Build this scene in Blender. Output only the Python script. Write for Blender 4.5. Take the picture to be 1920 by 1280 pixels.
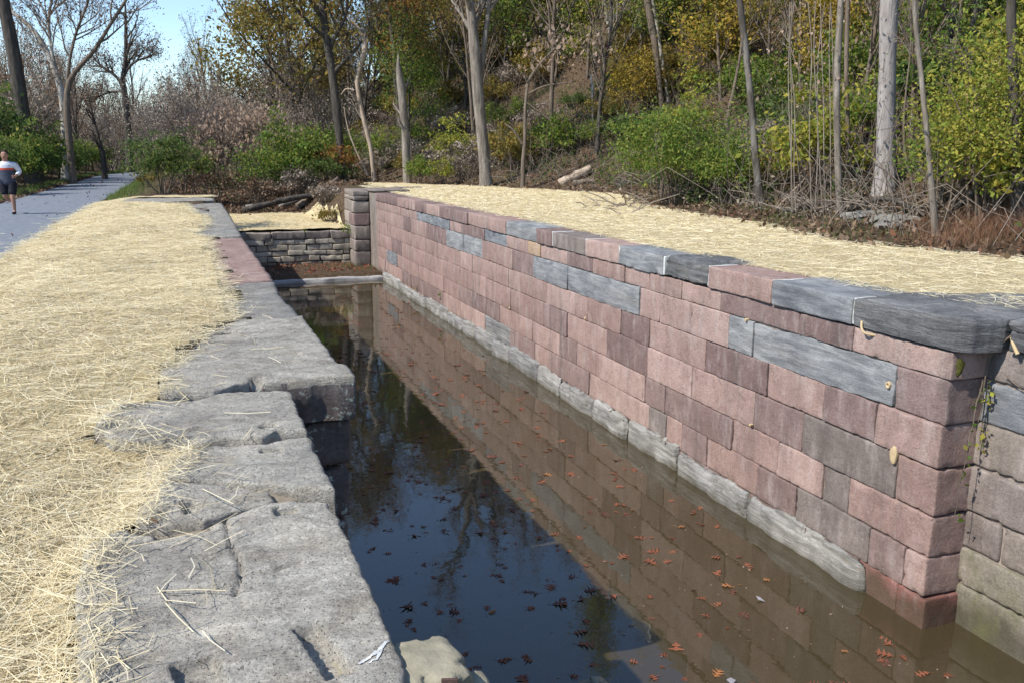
import bpy, math, random
import numpy as np
for o in list(bpy.data.objects): bpy.data.objects.remove(o)
S = bpy.context.scene; COL = S.collection
RAD = math.radians
# ---------------------------------------------------------------- camera
YAW, PITCH, ROLL, FPX = RAD(20.0147), RAD(12.1577), RAD(0.2224), 1645.46
_f = np.array([math.sin(YAW)*math.cos(PITCH), math.cos(YAW)*math.cos(PITCH), -math.sin(PITCH)])
_r = np.array([math.cos(YAW), -math.sin(YAW), 0.0]); _u = np.cross(_r, _f)
R_ = _r*math.cos(ROLL)+_u*math.sin(ROLL); U_ = -_r*math.sin(ROLL)+_u*math.cos(ROLL)
CAM = np.array([0.0, 0.0, 1.6])
cd = bpy.data.cameras.new('camera'); cam = bpy.data.objects.new('camera', cd); COL.objects.link(cam)
import mathutils
m3 = mathutils.Matrix((R_.tolist(), U_.tolist(), (-_f).tolist())).transposed()
cam.matrix_world = mathutils.Matrix.Translation(CAM.tolist()) @ m3.to_4x4()
cd.sensor_width = 36.0; cd.lens = FPX/1920*36.0; cd.clip_start = 0.05; cd.clip_end = 2000
S.camera = cam
# ---------------------------------------------------------------- sky, sun, exposure
SUN_EL, SUN_OFF = RAD(45.0), RAD(-11.0)          # off = how far ahead of due left the sun stands
sd = np.array([-math.cos(SUN_OFF)*math.cos(SUN_EL), math.sin(SUN_OFF)*math.cos(SUN_EL), math.sin(SUN_EL)])
W = bpy.data.worlds.new('World'); S.world = W; W.use_nodes = True
nt = W.node_tree; bg = nt.nodes['Background']
sky = nt.nodes.new('ShaderNodeTexSky'); sky.sky_type = 'NISHITA'; sky.sun_disc = False
sky.sun_elevation = SUN_EL; sky.sun_rotation = math.atan2(sd[0], sd[1]); sky.air_density = 1.0; sky.dust_density = 0.0; sky.ozone_density = 3.0
nt.links.new(sky.outputs[0], bg.inputs[0]); bg.inputs[1].default_value = 0.15
ld = bpy.data.lights.new('sun', 'SUN'); ld.energy = 4.2; ld.angle = RAD(0.5); ld.color = (1.0, 0.95, 0.87)
sun = bpy.data.objects.new('sun', ld); COL.objects.link(sun)
sun.rotation_euler = mathutils.Vector(sd.tolist()).to_track_quat('Z', 'Y').to_euler()
S.view_settings.view_transform = 'Standard'; S.view_settings.look = 'None'; S.view_settings.gamma = 1
S.view_settings.exposure = 0.5
S.render.engine = 'CYCLES'
S.cycles.max_bounces = 8; S.cycles.transparent_max_bounces = 12
# ---------------------------------------------------------------- numeric helpers
rng = np.random.default_rng(7); random.seed(7)
def ray(u, v): return _f + R_*((u-960)/FPX) + U_*((640-v)/FPX)
def at(u, v, z):
    d = ray(u, v); return CAM + d*((z-1.6)/d[2])
def atx(u, v, X):
    d = ray(u, v); return CAM + d*(X/d[0])
def aty(u, v, Y):
    d = ray(u, v); return CAM + d*(Y/d[1])
def project(p):
    q = np.asarray(p)-CAM; w = q@_f
    return 960+FPX*(q@R_)/w, 640-FPX*(q@U_)/w, w
def vnoise(p, seed=0):
    p = np.asarray(p, float); i = np.floor(p).astype(np.int64); f = p-i; u = f*f*(3-2*f)
    def h(a, b, c):
        n = (a*374761393 + b*668265263 + c*1274126177 + seed*974634777) & 0xffffffff
        n = ((n ^ (n >> 13))*1274126177) & 0xffffffff
        n = ((n ^ (n >> 16))*2246822519) & 0xffffffff
        return ((n ^ (n >> 15)) & 0xffffff)/float(0xffffff)
    r = 0
    for dx in (0, 1):
        for dy in (0, 1):
            for dz in (0, 1):
                w = (u[..., 0] if dx else 1-u[..., 0])*(u[..., 1] if dy else 1-u[..., 1])*(u[..., 2] if dz else 1-u[..., 2])
                r = r + w*h(i[..., 0]+dx, i[..., 1]+dy, i[..., 2]+dz)
    return r*2-1
def fbm(p, seed=0, octs=4, gain=.5):
    p = np.asarray(p, float); a = 1; s = 0; t = 0
    for k in range(octs):
        s = s + a*vnoise(p*(2**k)+k*17.3, seed+k); t += a; a *= gain
    return s/t
def n2(x, y, sc, seed=0, octs=3):
    x = np.asarray(x, float); y = np.asarray(y, float)+x*0; x = x+y*0
    return fbm(np.stack([x*sc, y*sc, x*0+.37], -1), seed, octs)
def ss(t):
    t = np.clip(t, 0, 1); return t*t*(3-2*t)
def link(o, parent=None):
    COL.objects.link(o)
    if parent is not None: o.parent = parent
    return o
def mk(name, V, F, mat=None, parent=None, smooth=True, mi=None):
    me = bpy.data.meshes.new(name); V = np.asarray(V, np.float32)
    if isinstance(F, np.ndarray):
        n, k = F.shape
        me.vertices.add(len(V)); me.vertices.foreach_set('co', V.ravel())
        me.loops.add(n*k); me.loops.foreach_set('vertex_index', F.astype(np.int32).ravel())
        me.polygons.add(n); me.polygons.foreach_set('loop_start', np.arange(0, n*k, k, dtype=np.int32))
        me.update(calc_edges=True)
    else:
        me.from_pydata(V.tolist(), [], [list(map(int, f)) for f in F]); me.update()
    for m in (mat if isinstance(mat, (list, tuple)) else [mat]):
        if m is not None: me.materials.append(m)
    if smooth: me.polygons.foreach_set('use_smooth', [True]*len(me.polygons))
    if mi is not None: me.polygons.foreach_set('material_index', np.asarray(mi, np.int32))
    me.validate(); 
    return link(bpy.data.objects.new(name, me), parent)
def empty(name, loc=(0, 0, 0)):
    o = bpy.data.objects.new(name, None); o.empty_display_size = .2; o.location = [float(c) for c in loc]; return link(o)
def tag(o, label, cat, group=None):
    o['label'] = label; o['category'] = cat
    if group: o['group'] = group
    return o
def kind(o, k, label=None, cat=None):
    o['kind'] = k
    if label: o['label'] = label
    if cat: o['category'] = cat
    return o
def copy_tree(src):
    r = src.copy(); COL.objects.link(r)
    for c in list(src.children):
        d = c.copy(); COL.objects.link(d); d.parent = r; d.matrix_parent_inverse = c.matrix_parent_inverse
    return r
def join(parts):
    Vs, Fs, n = [], [], 0
    for V, F in parts:
        Vs.append(V); Fs.append(np.asarray(F)+n); n += len(V)
    return np.concatenate(Vs), np.concatenate(Fs)
# ---------------------------------------------------------------- materials
def newmat(name):
    m = bpy.data.materials.new(name); m.use_nodes = True
    b = m.node_tree.nodes['Principled BSDF']; return m, m.node_tree, b
def N(t, typ, **kw):
    n = t.nodes.new(typ)
    for k, v in kw.items(): setattr(n, k, v)
    return n
def ramp(t, fac, cols, interp='LINEAR'):
    n = N(t, 'ShaderNodeValToRGB'); n.color_ramp.interpolation = interp; e = n.color_ramp.elements
    while len(e) < len(cols): e.new(.5)
    for k, (p, c) in enumerate(cols):
        e[k].position = p; e[k].color = (*c, 1) if len(c) == 3 else c
    t.links.new(fac, n.inputs[0]); return n.outputs[0]
def tex(t, scale, detail=6, rough=.6, stretch=(1, 1, 1), dist=0.0, kindt='ShaderNodeTexNoise', rot=(0, 0, 0)):
    c = N(t, 'ShaderNodeTexCoord'); mp = N(t, 'ShaderNodeMapping'); mp.inputs['Scale'].default_value = stretch; mp.inputs['Rotation'].default_value = rot
    t.links.new(c.outputs['Object'], mp.inputs[0]); n = N(t, kindt); t.links.new(mp.outputs[0], n.inputs['Vector'])
    n.inputs['Scale'].default_value = scale
    if kindt == 'ShaderNodeTexNoise':
        n.inputs['Detail'].default_value = detail; n.inputs['Roughness'].default_value = rough; n.inputs['Distortion'].default_value = dist
    return n
def mix(t, fac, a, b, mode='MIX'):
    n = N(t, 'ShaderNodeMix', data_type='RGBA', blend_type=mode)
    for s, v in ((0, fac), (6, a), (7, b)):
        if hasattr(v, 'is_linked') or isinstance(v, bpy.types.NodeSocket): t.links.new(v, n.inputs[s])
        elif s == 0: n.inputs[0].default_value = v
        else: n.inputs[s].default_value = (*v, 1)
    return n.outputs[2]
def math_(t, op, a, b=0.0):
    n = N(t, 'ShaderNodeMath', operation=op)
    for s, v in ((0, a), (1, b)):
        if isinstance(v, bpy.types.NodeSocket): t.links.new(v, n.inputs[s])
        else: n.inputs[s].default_value = v
    return n.outputs[0]
def bump(t, b, h, strength=.5, dist=.01):
    n = N(t, 'ShaderNodeBump'); n.inputs['Strength'].default_value = strength; n.inputs['Distance'].default_value = dist
    t.links.new(h, n.inputs['Height']); t.links.new(n.outputs[0], b.inputs['Normal'])
def tide(t, c, lo=-2.93, hi=-2.7, col=(.055, .05, .03), amt=.75):
    co = N(t, 'ShaderNodeTexCoord'); sx = N(t, 'ShaderNodeSeparateXYZ'); t.links.new(co.outputs['Object'], sx.inputs[0]); nz = tex(t, 2.6, 6, .65)
    z = math_(t, 'ADD', sx.outputs[2], math_(t, 'MULTIPLY', math_(t, 'SUBTRACT', nz.outputs[0], .5), .5)); mr = N(t, 'ShaderNodeMapRange'); mr.inputs[1].default_value = hi; mr.inputs[2].default_value = lo; mr.inputs[3].default_value = 0; mr.inputs[4].default_value = amt
    t.links.new(z, mr.inputs[0]); return mix(t, mr.outputs[0], c, col)
def sandstone(name, dark, mid, light, stain=.5):
    m, t, b = newmat(name); oi = N(t, 'ShaderNodeObjectInfo')
    base = ramp(t, oi.outputs['Random'], [(0, dark), (.3, mid), (.55, light), (.75, tuple(.9*x for x in dark)), (1, mid)])
    big = tex(t, 2.6, 6, .68, dist=.4); c = mix(t, .42, base, ramp(t, big.outputs[0], [(.32, dark), (.5, mid), (.66, light)]))
    grain = tex(t, 48, 5, .75); c = mix(t, 1.0, c, ramp(t, grain.outputs[0], [(.25, (.6, .6, .6)), (.5, (1, 1, 1)), (.75, (1.3, 1.3, 1.3))]), 'MULTIPLY')
    bl = tex(t, 8, 7, .75, dist=.8); c = mix(t, ramp(t, bl.outputs[0], [(.52, (0, 0, 0)), (.68, (.6,)*3)]), c, tuple(.62*x for x in dark))
    st = tex(t, 2.0, 6, .65, (1.4, 1.4, .28)); c = mix(t, ramp(t, st.outputs[0], [(.48, (0, 0, 0)), (.72, (stain,)*3)]), c, (.10, .082, .075))
    wh = tex(t, 3.4, 8, .72, (1.5, 1.5, .5)); c = mix(t, ramp(t, wh.outputs[0], [(.5, (0, 0, 0)), (.72, (.5,)*3)]), c, (.47, .40, .37))
    sp = tex(t, 38, 3, .5); c = mix(t, ramp(t, sp.outputs[0], [(.70, (0, 0, 0)), (.74, (.45,)*3)]), c, (.55, .5, .47))
    c = tide(t, c)
    t.links.new(c, b.inputs['Base Color']); b.inputs['Roughness'].default_value = .9; b.inputs['Specular IOR Level'].default_value = .2
    g2 = tex(t, 22, 9, .75); g3 = tex(t, 70, 2, .5, (1, .22, 1), .6); g4 = tex(t, 6, 5, .6); bump(t, b, math_(t, 'ADD', math_(t, 'ADD', g2.outputs[0], math_(t, 'MULTIPLY', g3.outputs[0], .3)), g4.outputs[0]), .8, .018)
    return m
def slate(name, cols, streak=(1, 1, 7), ochre=.35, rot=(0, 0, 0), bs=.7, bd=.015, flake=0.0):
    m, t, b = newmat(name); oi = N(t, 'ShaderNodeObjectInfo')
    s = tex(t, 3.0, 9, .68, streak, .8, rot=rot)
    c = ramp(t, s.outputs[0], [(.28, cols[0]), (.46, cols[1]), (.6, cols[2]), (.78, cols[3])])
    big = tex(t, 1.6, 5, .6); c = mix(t, 1, c, ramp(t, big.outputs[0], [(.3, (.68, .68, .7)), (.55, (1, 1, 1)), (.75, (1.18, 1.15, 1.1))]), 'MULTIPLY')
    rn = ramp(t, oi.outputs['Random'], [(0, (.78, .79, .82)), (1, (1.15, 1.13, 1.09))]); c = mix(t, 1, c, rn, 'MULTIPLY')
    oc = tex(t, 2.3, 6, .6, tuple(x*.7 for x in streak), .5, rot=rot); c = mix(t, ramp(t, oc.outputs[0], [(.56, (0, 0, 0)), (.74, (ochre,)*3)]), c, (.27, .2, .11))
    fine = tex(t, 60, 4, .7, rot=rot); c = mix(t, 1, c, ramp(t, fine.outputs[0], [(.3, (.7, .7, .7)), (.5, (1, 1, 1)), (.72, (1.2, 1.2, 1.2))]), 'MULTIPLY')
    c = tide(t, c, -3.12, -2.95, (.07, .06, .035), .7) if name.startswith('pale') else c; t.links.new(c, b.inputs['Base Color']); b.inputs['Roughness'].default_value = .82; b.inputs['Specular IOR Level'].default_value = .25
    s2 = tex(t, 9, 9, .7, streak, 1.2, rot=rot); hh = math_(t, 'ADD', s2.outputs[0], math_(t, 'MULTIPLY', fine.outputs[0], .3))
    if flake:
        fk = tex(t, 5.5, 7, .62, streak, 1.0, rot=rot); st = math_(t, 'SNAP', fk.outputs[0], .045); hh = math_(t, 'ADD', hh, math_(t, 'MULTIPLY', st, 5.0*flake))
        sp1 = tex(t, 95, 3, .6); c = mix(t, ramp(t, sp1.outputs[0], [(.30, (.7,)*3), (.38, (0, 0, 0))]), c, (.09, .085, .07)); sp2 = tex(t, 30, 5, .7); c = mix(t, ramp(t, sp2.outputs[0], [(.60, (0, 0, 0)), (.68, (.5,)*3)]), c, (.55, .54, .49))
        dk = tex(t, 7, 8, .75, streak, 1.2, rot=rot); c = mix(t, ramp(t, dk.outputs[0], [(.54, (0, 0, 0)), (.7, (.5,)*3)]), c, (.2, .19, .165))
        hh = math_(t, 'SUBTRACT', hh, math_(t, 'MULTIPLY', ramp(t, sp1.outputs[0], [(.28, (1, 1, 1)), (.4, (0, 0, 0))]), .5))
        dirt = tex(t, 3.3, 6, .7); c2 = mix(t, ramp(t, dirt.outputs[0], [(.54, (0, 0, 0)), (.68, (.5,)*3)]), c, (.31, .26, .19)); t.links.new(c2, b.inputs['Base Color'])
    bump(t, b, hh, bs, bd)
    return m
def plain(name, col, rough=.85, var=.25, scale=12, stretch=(1, 1, 1), bs=.3, bd=.01, spec=.25):
    m, t, b = newmat(name); n = tex(t, scale, 6, .65, stretch)
    lo = tuple(c*(1-var) for c in col); hi = tuple(c*(1+var) for c in col)
    t.links.new(ramp(t, n.outputs[0], [(.3, lo), (.5, col), (.7, hi)]), b.inputs['Base Color'])
    b.inputs['Roughness'].default_value = rough; b.inputs['Specular IOR Level'].default_value = spec; bump(t, b, n.outputs[0], bs, bd); return m
def leafmat(name, cols, trans=.42):
    m, t, b = newmat(name); g = N(t, 'ShaderNodeNewGeometry'); nn = len(cols)
    c = ramp(t, g.outputs['Random Per Island'], [(k/(nn-1), x) for k, x in enumerate(cols)])
    t.links.new(c, b.inputs['Base Color']); b.inputs['Roughness'].default_value = .7; b.inputs['Specular IOR Level'].default_value = .2
    if trans:
        tr = N(t, 'ShaderNodeBsdfTranslucent'); t.links.new(c, tr.inputs[0]); mx = N(t, 'ShaderNodeMixShader'); mx.inputs[0].default_value = trans
        t.links.new(b.outputs[0], mx.inputs[1]); t.links.new(tr.outputs[0], mx.inputs[2]); t.links.new(mx.outputs[0], t.nodes['Material Output'].inputs[0])
    return m
def bark(name, lo, mid, hi, patch=None, sc=9):
    m, t, b = newmat(name); n = tex(t, sc, 8, .7, (1, 1, .16), .4)
    c = ramp(t, n.outputs[0], [(.3, lo), (.5, mid), (.7, hi)])
    if patch: p = tex(t, 2.2, 5, .6, (1, 1, .5)); c = mix(t, ramp(t, p.outputs[0], [(.47, (0, 0, 0)), (.55, (1, 1, 1))]), c, patch)
    t.links.new(c, b.inputs['Base Color']); b.inputs['Roughness'].default_value = .9; b.inputs['Specular IOR Level'].default_value = .15
    bump(t, b, n.outputs[0], .8, .03); return m
M = {}
M['pink'] = sandstone('red_sandstone', (.25, .163, .138), (.35, .24, .205), (.45, .325, .28), .45)
M['brown'] = sandstone('brown_sandstone', (.165, .11, .10), (.22, .15, .135), (.28, .2, .18), .6)
M['red'] = sandstone('deep_red_sandstone', (.24, .10, .085), (.27, .12, .10), (.32, .15, .13), .5)
M['mossy'] = sandstone('damp_mossy_stone', (.15, .14, .10), (.23, .205, .16), (.3, .265, .21), .7)
m = M['mossy']; t = m.node_tree; b = t.nodes['Principled BSDF']; c = b.inputs['Base Color'].links[0].from_socket; l1 = tex(t, 3.5, 7, .7, (1, 1, .5)); t.links.new(mix(t, ramp(t, l1.outputs[0], [(.48, (0, 0, 0)), (.64, (.5,)*3)]), c, (.13, .13, .055)), b.inputs['Base Color'])
M['shaded_lichen'] = sandstone('shaded_lichen_stone', (.10, .085, .078), (.15, .125, .115), (.2, .17, .15), .6)  # dark base puts the recess shade into the stone colour; pale spots are lichen
m = M['shaded_lichen']; t = m.node_tree; b = t.nodes['Principled BSDF']; c = b.inputs['Base Color'].links[0].from_socket
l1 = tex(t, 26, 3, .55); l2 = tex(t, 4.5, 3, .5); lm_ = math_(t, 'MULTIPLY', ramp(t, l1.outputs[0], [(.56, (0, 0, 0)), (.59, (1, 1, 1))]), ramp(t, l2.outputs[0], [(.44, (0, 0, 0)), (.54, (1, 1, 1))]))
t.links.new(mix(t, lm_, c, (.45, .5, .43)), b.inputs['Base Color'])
M['tan'] = sandstone('tan_sandstone', (.36, .25, .16), (.44, .31, .2), (.5, .36, .25), .3)
M['greypink'] = sandstone('weathered_sandstone', (.17, .14, .125), (.24, .2, .175), (.32, .275, .245), .6)
M['stained'] = sandstone('stained_sandstone', (.2, .165, .14), (.28, .24, .2), (.36, .31, .27), .75)
M['slate'] = slate('blue_grey_slate', [(.12, .125, .132), (.215, .222, .228), (.31, .315, .315), (.46, .46, .45)], (1, .6, 4), .16)
M['darkslate'] = slate('dark_slate', [(.06, .06, .06), (.14, .14, .14), (.23, .23, .228), (.38, .375, .365)], (1, .5, 5), .3, bs=.9, bd=.03)
M['slab'] = slate('grey_slab_slate', [(.27, .25, .21), (.42, .39, .335), (.5, .47, .405), (.62, .585, .51)], (1.2, 2.1, 3), .35, rot=(0, 0, .25), bs=1.0, bd=.022, flake=1.0)
M['footing'] = slate('pale_grey_gneiss', [(.10, .095, .085), (.24, .235, .22), (.37, .365, .35), (.54, .53, .51)], (1, .35, 6), .4, bs=.9, bd=.03)
M['mortar'] = plain('pale_mortar', (.55, .55, .52), .95, .15, 25)
M['joint'] = plain('joint_fill', (.26, .215, .18), .95, .75, 5)
M['dirt'] = plain('pit_dirt', (.27, .225, .17), 1, .3, 20)
M['rubble'] = sandstone('rubble_stone', (.3, .26, .2), (.45, .4, .31), (.58, .53, .43), .35)
M['concrete'] = plain('concrete', (.33, .32, .31), .9, .25, 9)
M['iron'] = plain('rusty_iron', (.10, .06, .05), .75, .5, 30)
M['boulder'] = plain('tan_boulder', (.29, .26, .185), .9, .28, 9, bs=.6, bd=.02)
M['asphalt'] = plain('asphalt', (.185, .2, .225), .9, .22, 5, bs=.3, bd=.004)
M['wet'] = plain('canal_mud', (.13, .095, .05), .9, .35, 3)
M['moss'] = plain('moss', (.10, .10, .02), 1, .4, 60, bs=1, bd=.02)
M['cutwood'] = plain('cut_wood', (.5, .38, .22), .8, .15, 20)
M['grass'] = leafmat('grass_blades', [(.09, .16, .03), (.14, .2, .05), (.2, .22, .07)], .3)
M['redgrass'] = leafmat('russet_grass', [(.2, .10, .06), (.28, .15, .09), (.16, .09, .05)], .2)
M['straw'] = leafmat('straw_strand', [(.73, .61, .36), (.84, .73, .48), (.89, .8, .56), (.78, .66, .41), (.9, .84, .66), (.58, .47, .26)], .3)
M['oldstraw'] = leafmat('old_straw_strand', [(.36, .28, .15), (.46, .37, .22), (.54, .46, .32), (.3, .22, .12)], .2)
M['green'] = leafmat('green_leaf', [(0.077, 0.142, 0.028), (0.128, 0.212, 0.033), (0.218, 0.295, 0.050), (0.102, 0.165, 0.039), (0.333, 0.307, 0.066), (0.141, 0.224, 0.044)])
M['dkgreen'] = leafmat('dark_green_leaf', [(0.051, 0.100, 0.024), (0.083, 0.142, 0.033), (0.115, 0.165, 0.044), (0.179, 0.177, 0.055)])
M['ltgreen'] = leafmat('yellow_green_leaf', [(0.192, 0.260, 0.039), (0.307, 0.342, 0.055), (0.461, 0.389, 0.066), (0.154, 0.224, 0.039), (0.384, 0.283, 0.077)])
M['olive'] = leafmat('olive_leaf', [(0.154, 0.142, 0.039), (0.230, 0.189, 0.044), (0.346, 0.236, 0.055), (0.166, 0.177, 0.044), (0.358, 0.201, 0.066)])
M['orange'] = leafmat('orange_brown_leaf', [(.25, .10, .03), (.32, .15, .04), (.18, .09, .03), (.28, .2, .05)])
M['yellow'] = leafmat('yellow_leaf', [(.42, .32, .05), (.5, .36, .06), (.3, .26, .05), (.4, .22, .05)])
M['pale'] = leafmat('pale_dead_leaf', [(.42, .3, .22), (.5, .38, .29), (.36, .24, .17)])
M['greydead'] = leafmat('grey_dead_leaf', [(.27, .215, .17), (.36, .295, .24), (.21, .165, .13)], .1)
M['dead'] = leafmat('dead_leaf', [(.13, .085, .055), (.18, .115, .07), (.26, .18, .115), (.09, .06, .04), (.2, .09, .05)], .1)
M['oak'] = leafmat('oak_leaf_rust', [(.20, .065, .035), (.26, .095, .05), (.14, .05, .035)], .1)
M['oakor'] = leafmat('oak_leaf_orange', [(.36, .14, .05), (.42, .19, .08)], .1)
M['oakdk'] = leafmat('oak_leaf_dark', [(.10, .04, .03), (.15, .06, .04), (.08, .035, .03)], .05)
M['barkgrey'] = bark('grey_bark', (.08, .066, .054), (.2, .172, .142), (.36, .32, .275))
M['barkbig'] = bark('rough_pale_bark', (.16, .14, .13), (.31, .28, .265), (.43, .4, .38), sc=14)
M['barkdark'] = bark('dark_bark', (.035, .03, .027), (.075, .065, .055), (.14, .12, .10))
M['barkbrown'] = bark('brown_bark', (.085, .065, .05), (.16, .125, .095), (.25, .2, .155))
M['sycamore'] = bark('white_sycamore_bark', (.2, .175, .14), (.34, .31, .26), (.44, .4, .34), patch=(.5, .47, .42))
M['spotted'] = bark('spotted_bark', (.045, .038, .032), (.095, .082, .07), (.16, .14, .12), patch=(.19, .175, .155))
M['snag'] = bark('bare_tan_wood', (.22, .165, .115), (.4, .31, .23), (.52, .43, .34))
M['twig'] = bark('twig_bark', (.15, .125, .1), (.26, .215, .175), (.38, .325, .275))
# ground: leaf litter, soil and grass patches
m, t, b = newmat('ground_litter'); a1 = tex(t, .55, 6, .65); a2 = tex(t, 9, 8, .75); a3 = tex(t, 42, 5, .7)
c = ramp(t, a2.outputs[0], [(.3, (.045, .034, .024)), (.47, (.10, .07, .046)), (.6, (.155, .105, .066)), (.75, (.24, .175, .115))])
c = mix(t, ramp(t, a1.outputs[0], [(.53, (0, 0, 0)), (.66, (.6,)*3)]), c, ramp(t, a3.outputs[0], [(.3, (.04, .06, .015)), (.7, (.11, .15, .035))]))
t.links.new(c, b.inputs['Base Color']); b.inputs['Roughness'].default_value = 1; b.inputs['Specular IOR Level'].default_value = .1
bump(t, b, math_(t, 'ADD', a2.outputs[0], a3.outputs[0]), 1, .05); M['ground'] = m
m, t, b = newmat('straw_layer'); a1 = tex(t, 1.1, 5, .6); a2 = tex(t, 60, 6, .75, (1, .35, 1), 2.0); a3 = tex(t, 55, 6, .75, (.3, 1, 1), 2.0)
c = ramp(t, math_(t, 'MAXIMUM', a2.outputs[0], a3.outputs[0]), [(.38, (.38, .28, .13)), (.48, (.66, .53, .3)), (.58, (.8, .68, .43)), (.7, (.89, .8, .56))])
c = mix(t, ramp(t, a1.outputs[0], [(.35, (.35,)*3), (.6, (0, 0, 0))]), c, (.55, .43, .22))
t.links.new(c, b.inputs['Base Color']); b.inputs['Roughness'].default_value = .85; b.inputs['Specular IOR Level'].default_value = .2
bump(t, b, math_(t, 'ADD', a2.outputs[0], a3.outputs[0]), 1, .03); M['strawbed'] = m
# water: clear-brown surface, fresnel reflection over what lies below
m = bpy.data.materials.new('canal_water'); m.use_nodes = True; t = m.node_tree; t.nodes.remove(t.nodes['Principled BSDF'])
tr = N(t, 'ShaderNodeBsdfTransparent'); tr.inputs[0].default_value = (.72, .66, .5, 1)
df = N(t, 'ShaderNodeBsdfDiffuse'); df.inputs[0].default_value = (.105, .08, .04, 1)
mx0 = N(t, 'ShaderNodeMixShader'); mx0.inputs[0].default_value = .5; t.links.new(tr.outputs[0], mx0.inputs[1]); t.links.new(df.outputs[0], mx0.inputs[2])
gl = N(t, 'ShaderNodeBsdfGlossy'); gl.inputs['Roughness'].default_value = .03; gl.inputs[0].default_value = (1, 1, 1, 1)
fr = N(t, 'ShaderNodeFresnel'); fr.inputs[0].default_value = 1.72
mx = N(t, 'ShaderNodeMixShader'); t.links.new(fr.outputs[0], mx.inputs[0]); t.links.new(mx0.outputs[0], mx.inputs[1]); t.links.new(gl.outputs[0], mx.inputs[2])
rp = tex(t, 3.5, 3, .5); bp = N(t, 'ShaderNodeBump'); bp.inputs['Strength'].default_value = .09; bp.inputs['Distance'].default_value = .02
t.links.new(rp.outputs[0], bp.inputs['Height']); t.links.new(bp.outputs[0], gl.inputs['Normal']); t.links.new(bp.outputs[0], fr.inputs['Normal'])
t.links.new(mx.outputs[0], t.nodes['Material Output'].inputs[0]); M['water'] = m
# ---------------------------------------------------------------- terrain
WZ = -3.087
FOOT = np.array([(14.5, -40), (13.5, 0), (11.7, 10), (11.2, 12.5), (11.8, 16), (12.3, 20), (13.2, 24), (15.4, 29.5), (14.2, 33.5), (12.3, 38.5), (10.5, 43.5), (8.6, 46), (6.8, 52), (5, 65), (4.5, 90), (9, 140), (30, 300)], float)
def foot_d(x, y):
    x = np.asarray(x, float); y = np.asarray(y, float); best = np.full(np.broadcast(x, y).shape, 1e9); sg = np.ones_like(best)
    for (ax, ay), (bx, by) in zip(FOOT[:-1], FOOT[1:]):
        dx, dy = bx-ax, by-ay; tt = np.clip(((x-ax)*dx+(y-ay)*dy)/(dx*dx+dy*dy), 0, 1)
        d = np.hypot(x-(ax+tt*dx), y-(ay+tt*dy)); s = np.sign((x-ax)*dy-(y-ay)*dx)
        better = d < best; sg = np.where(better, s, sg); best = np.where(better, d, best)
    return best*sg
def pathx(y):                                   # centre line of the trail
    return -4.55 + .012*np.clip(y-70, 0, 25)**2 + np.clip(y-95, 0, 400)*.6
def h0(x, y):
    x = np.asarray(x, float)+0*np.asarray(y, float); y = np.asarray(y, float)+0*x
    d = foot_d(x, y)
    right = .04 + (10.5*ss(d/19.0) + .04*np.clip(d, 0, 200))*(1-.45*ss((y-60)/50)) + np.where(d > 0, 1, 0)*np.clip(d/4, 0, 1)*.5*n2(x, y, .22, 3)
    left = -.21 + .19*ss((x+3.2)/1.7) - .12*ss((7.0-y)/1.2)*ss((x+2.5)/1.5)
    left = left + .6*ss((-7.2-x)/5) + .12*n2(x, y, .2, 5)*ss((-6.6-x)/1.5)
    bed = -1.58 + .5*ss((y-37)/9) + .9*ss((y-46)/16)
    far = left*(1-ss((x+1.2)/2.4)) + ss((x+1.2)/2.4)*bed
    far = np.where(x > 5.0, bed + (right-bed)*ss((x-6.3+1.4*ss((y-36.6)/4.5))/(.7+1.0*ss((y-36.6)/4.5))), far)
    far = far + .05*n2(x, y, .7, 8)*np.where(y > 36, 1, 0)*ss((x-1)/2)
    mid = np.where(x > 3.8, right, left)
    out = np.where(y > 36.2, far, mid)
    out = np.where((y > 34.4) & (y <= 36.2) & (x < 3.8), left, out)
    return out
LX0, LX1 = .5, 7.3
def h(x, y):
    z = h0(x, y); x = np.asarray(x, float)+0*z; y = np.asarray(y, float)+0*z
    hole = (x > LX0) & (x < LX1) & (y > -9) & (y <= 36.2)
    return np.where(hole, np.where(y > 32.6, -2.85+.05*n2(x, y, 2, 4), -3.52+.05*n2(x, y, .8, 6)), z)
def hit(u, v):
    d = ray(u, v); ts = np.linspace(1, 260, 6000); P = CAM+ts[:, None]*d
    k = np.nonzero(P[:, 2] < h0(P[:, 0], P[:, 1]))[0]
    return P[k[0]] if len(k) else CAM+d*60
def lines(a, b, step, extra): 
    return np.unique(np.round(np.concatenate([np.arange(a, b+1e-6, step), extra]), 4))
gx = np.concatenate([np.linspace(-400, -40, 16), lines(-38, 44, .45, [LX0, LX0+.01, LX1-.01, LX1]), np.linspace(47, 400, 18)])
gy = np.concatenate([np.linspace(-120, -14, 14), lines(-12, 66, .45, [-9, -8.99, 36.2, 36.21, 32.59, 32.61]), np.linspace(67.5, 140, 34), np.linspace(150, 600, 14)])
def grid(gx, gy, hf):
    X, Y = np.meshgrid(gx, gy, indexing='ij'); Z = hf(X, Y); V = np.stack([X, Y, Z], -1).reshape(-1, 3); a, b = len(gx), len(gy)
    I = np.arange(a*b).reshape(a, b); F = np.stack([I[:-1, :-1], I[1:, :-1], I[1:, 1:], I[:-1, 1:]], -1).reshape(-1, 4); return V, F
V, F = grid(gx, gy, h)
kind(mk('ground', V, F, M['ground']), 'structure')
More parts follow.
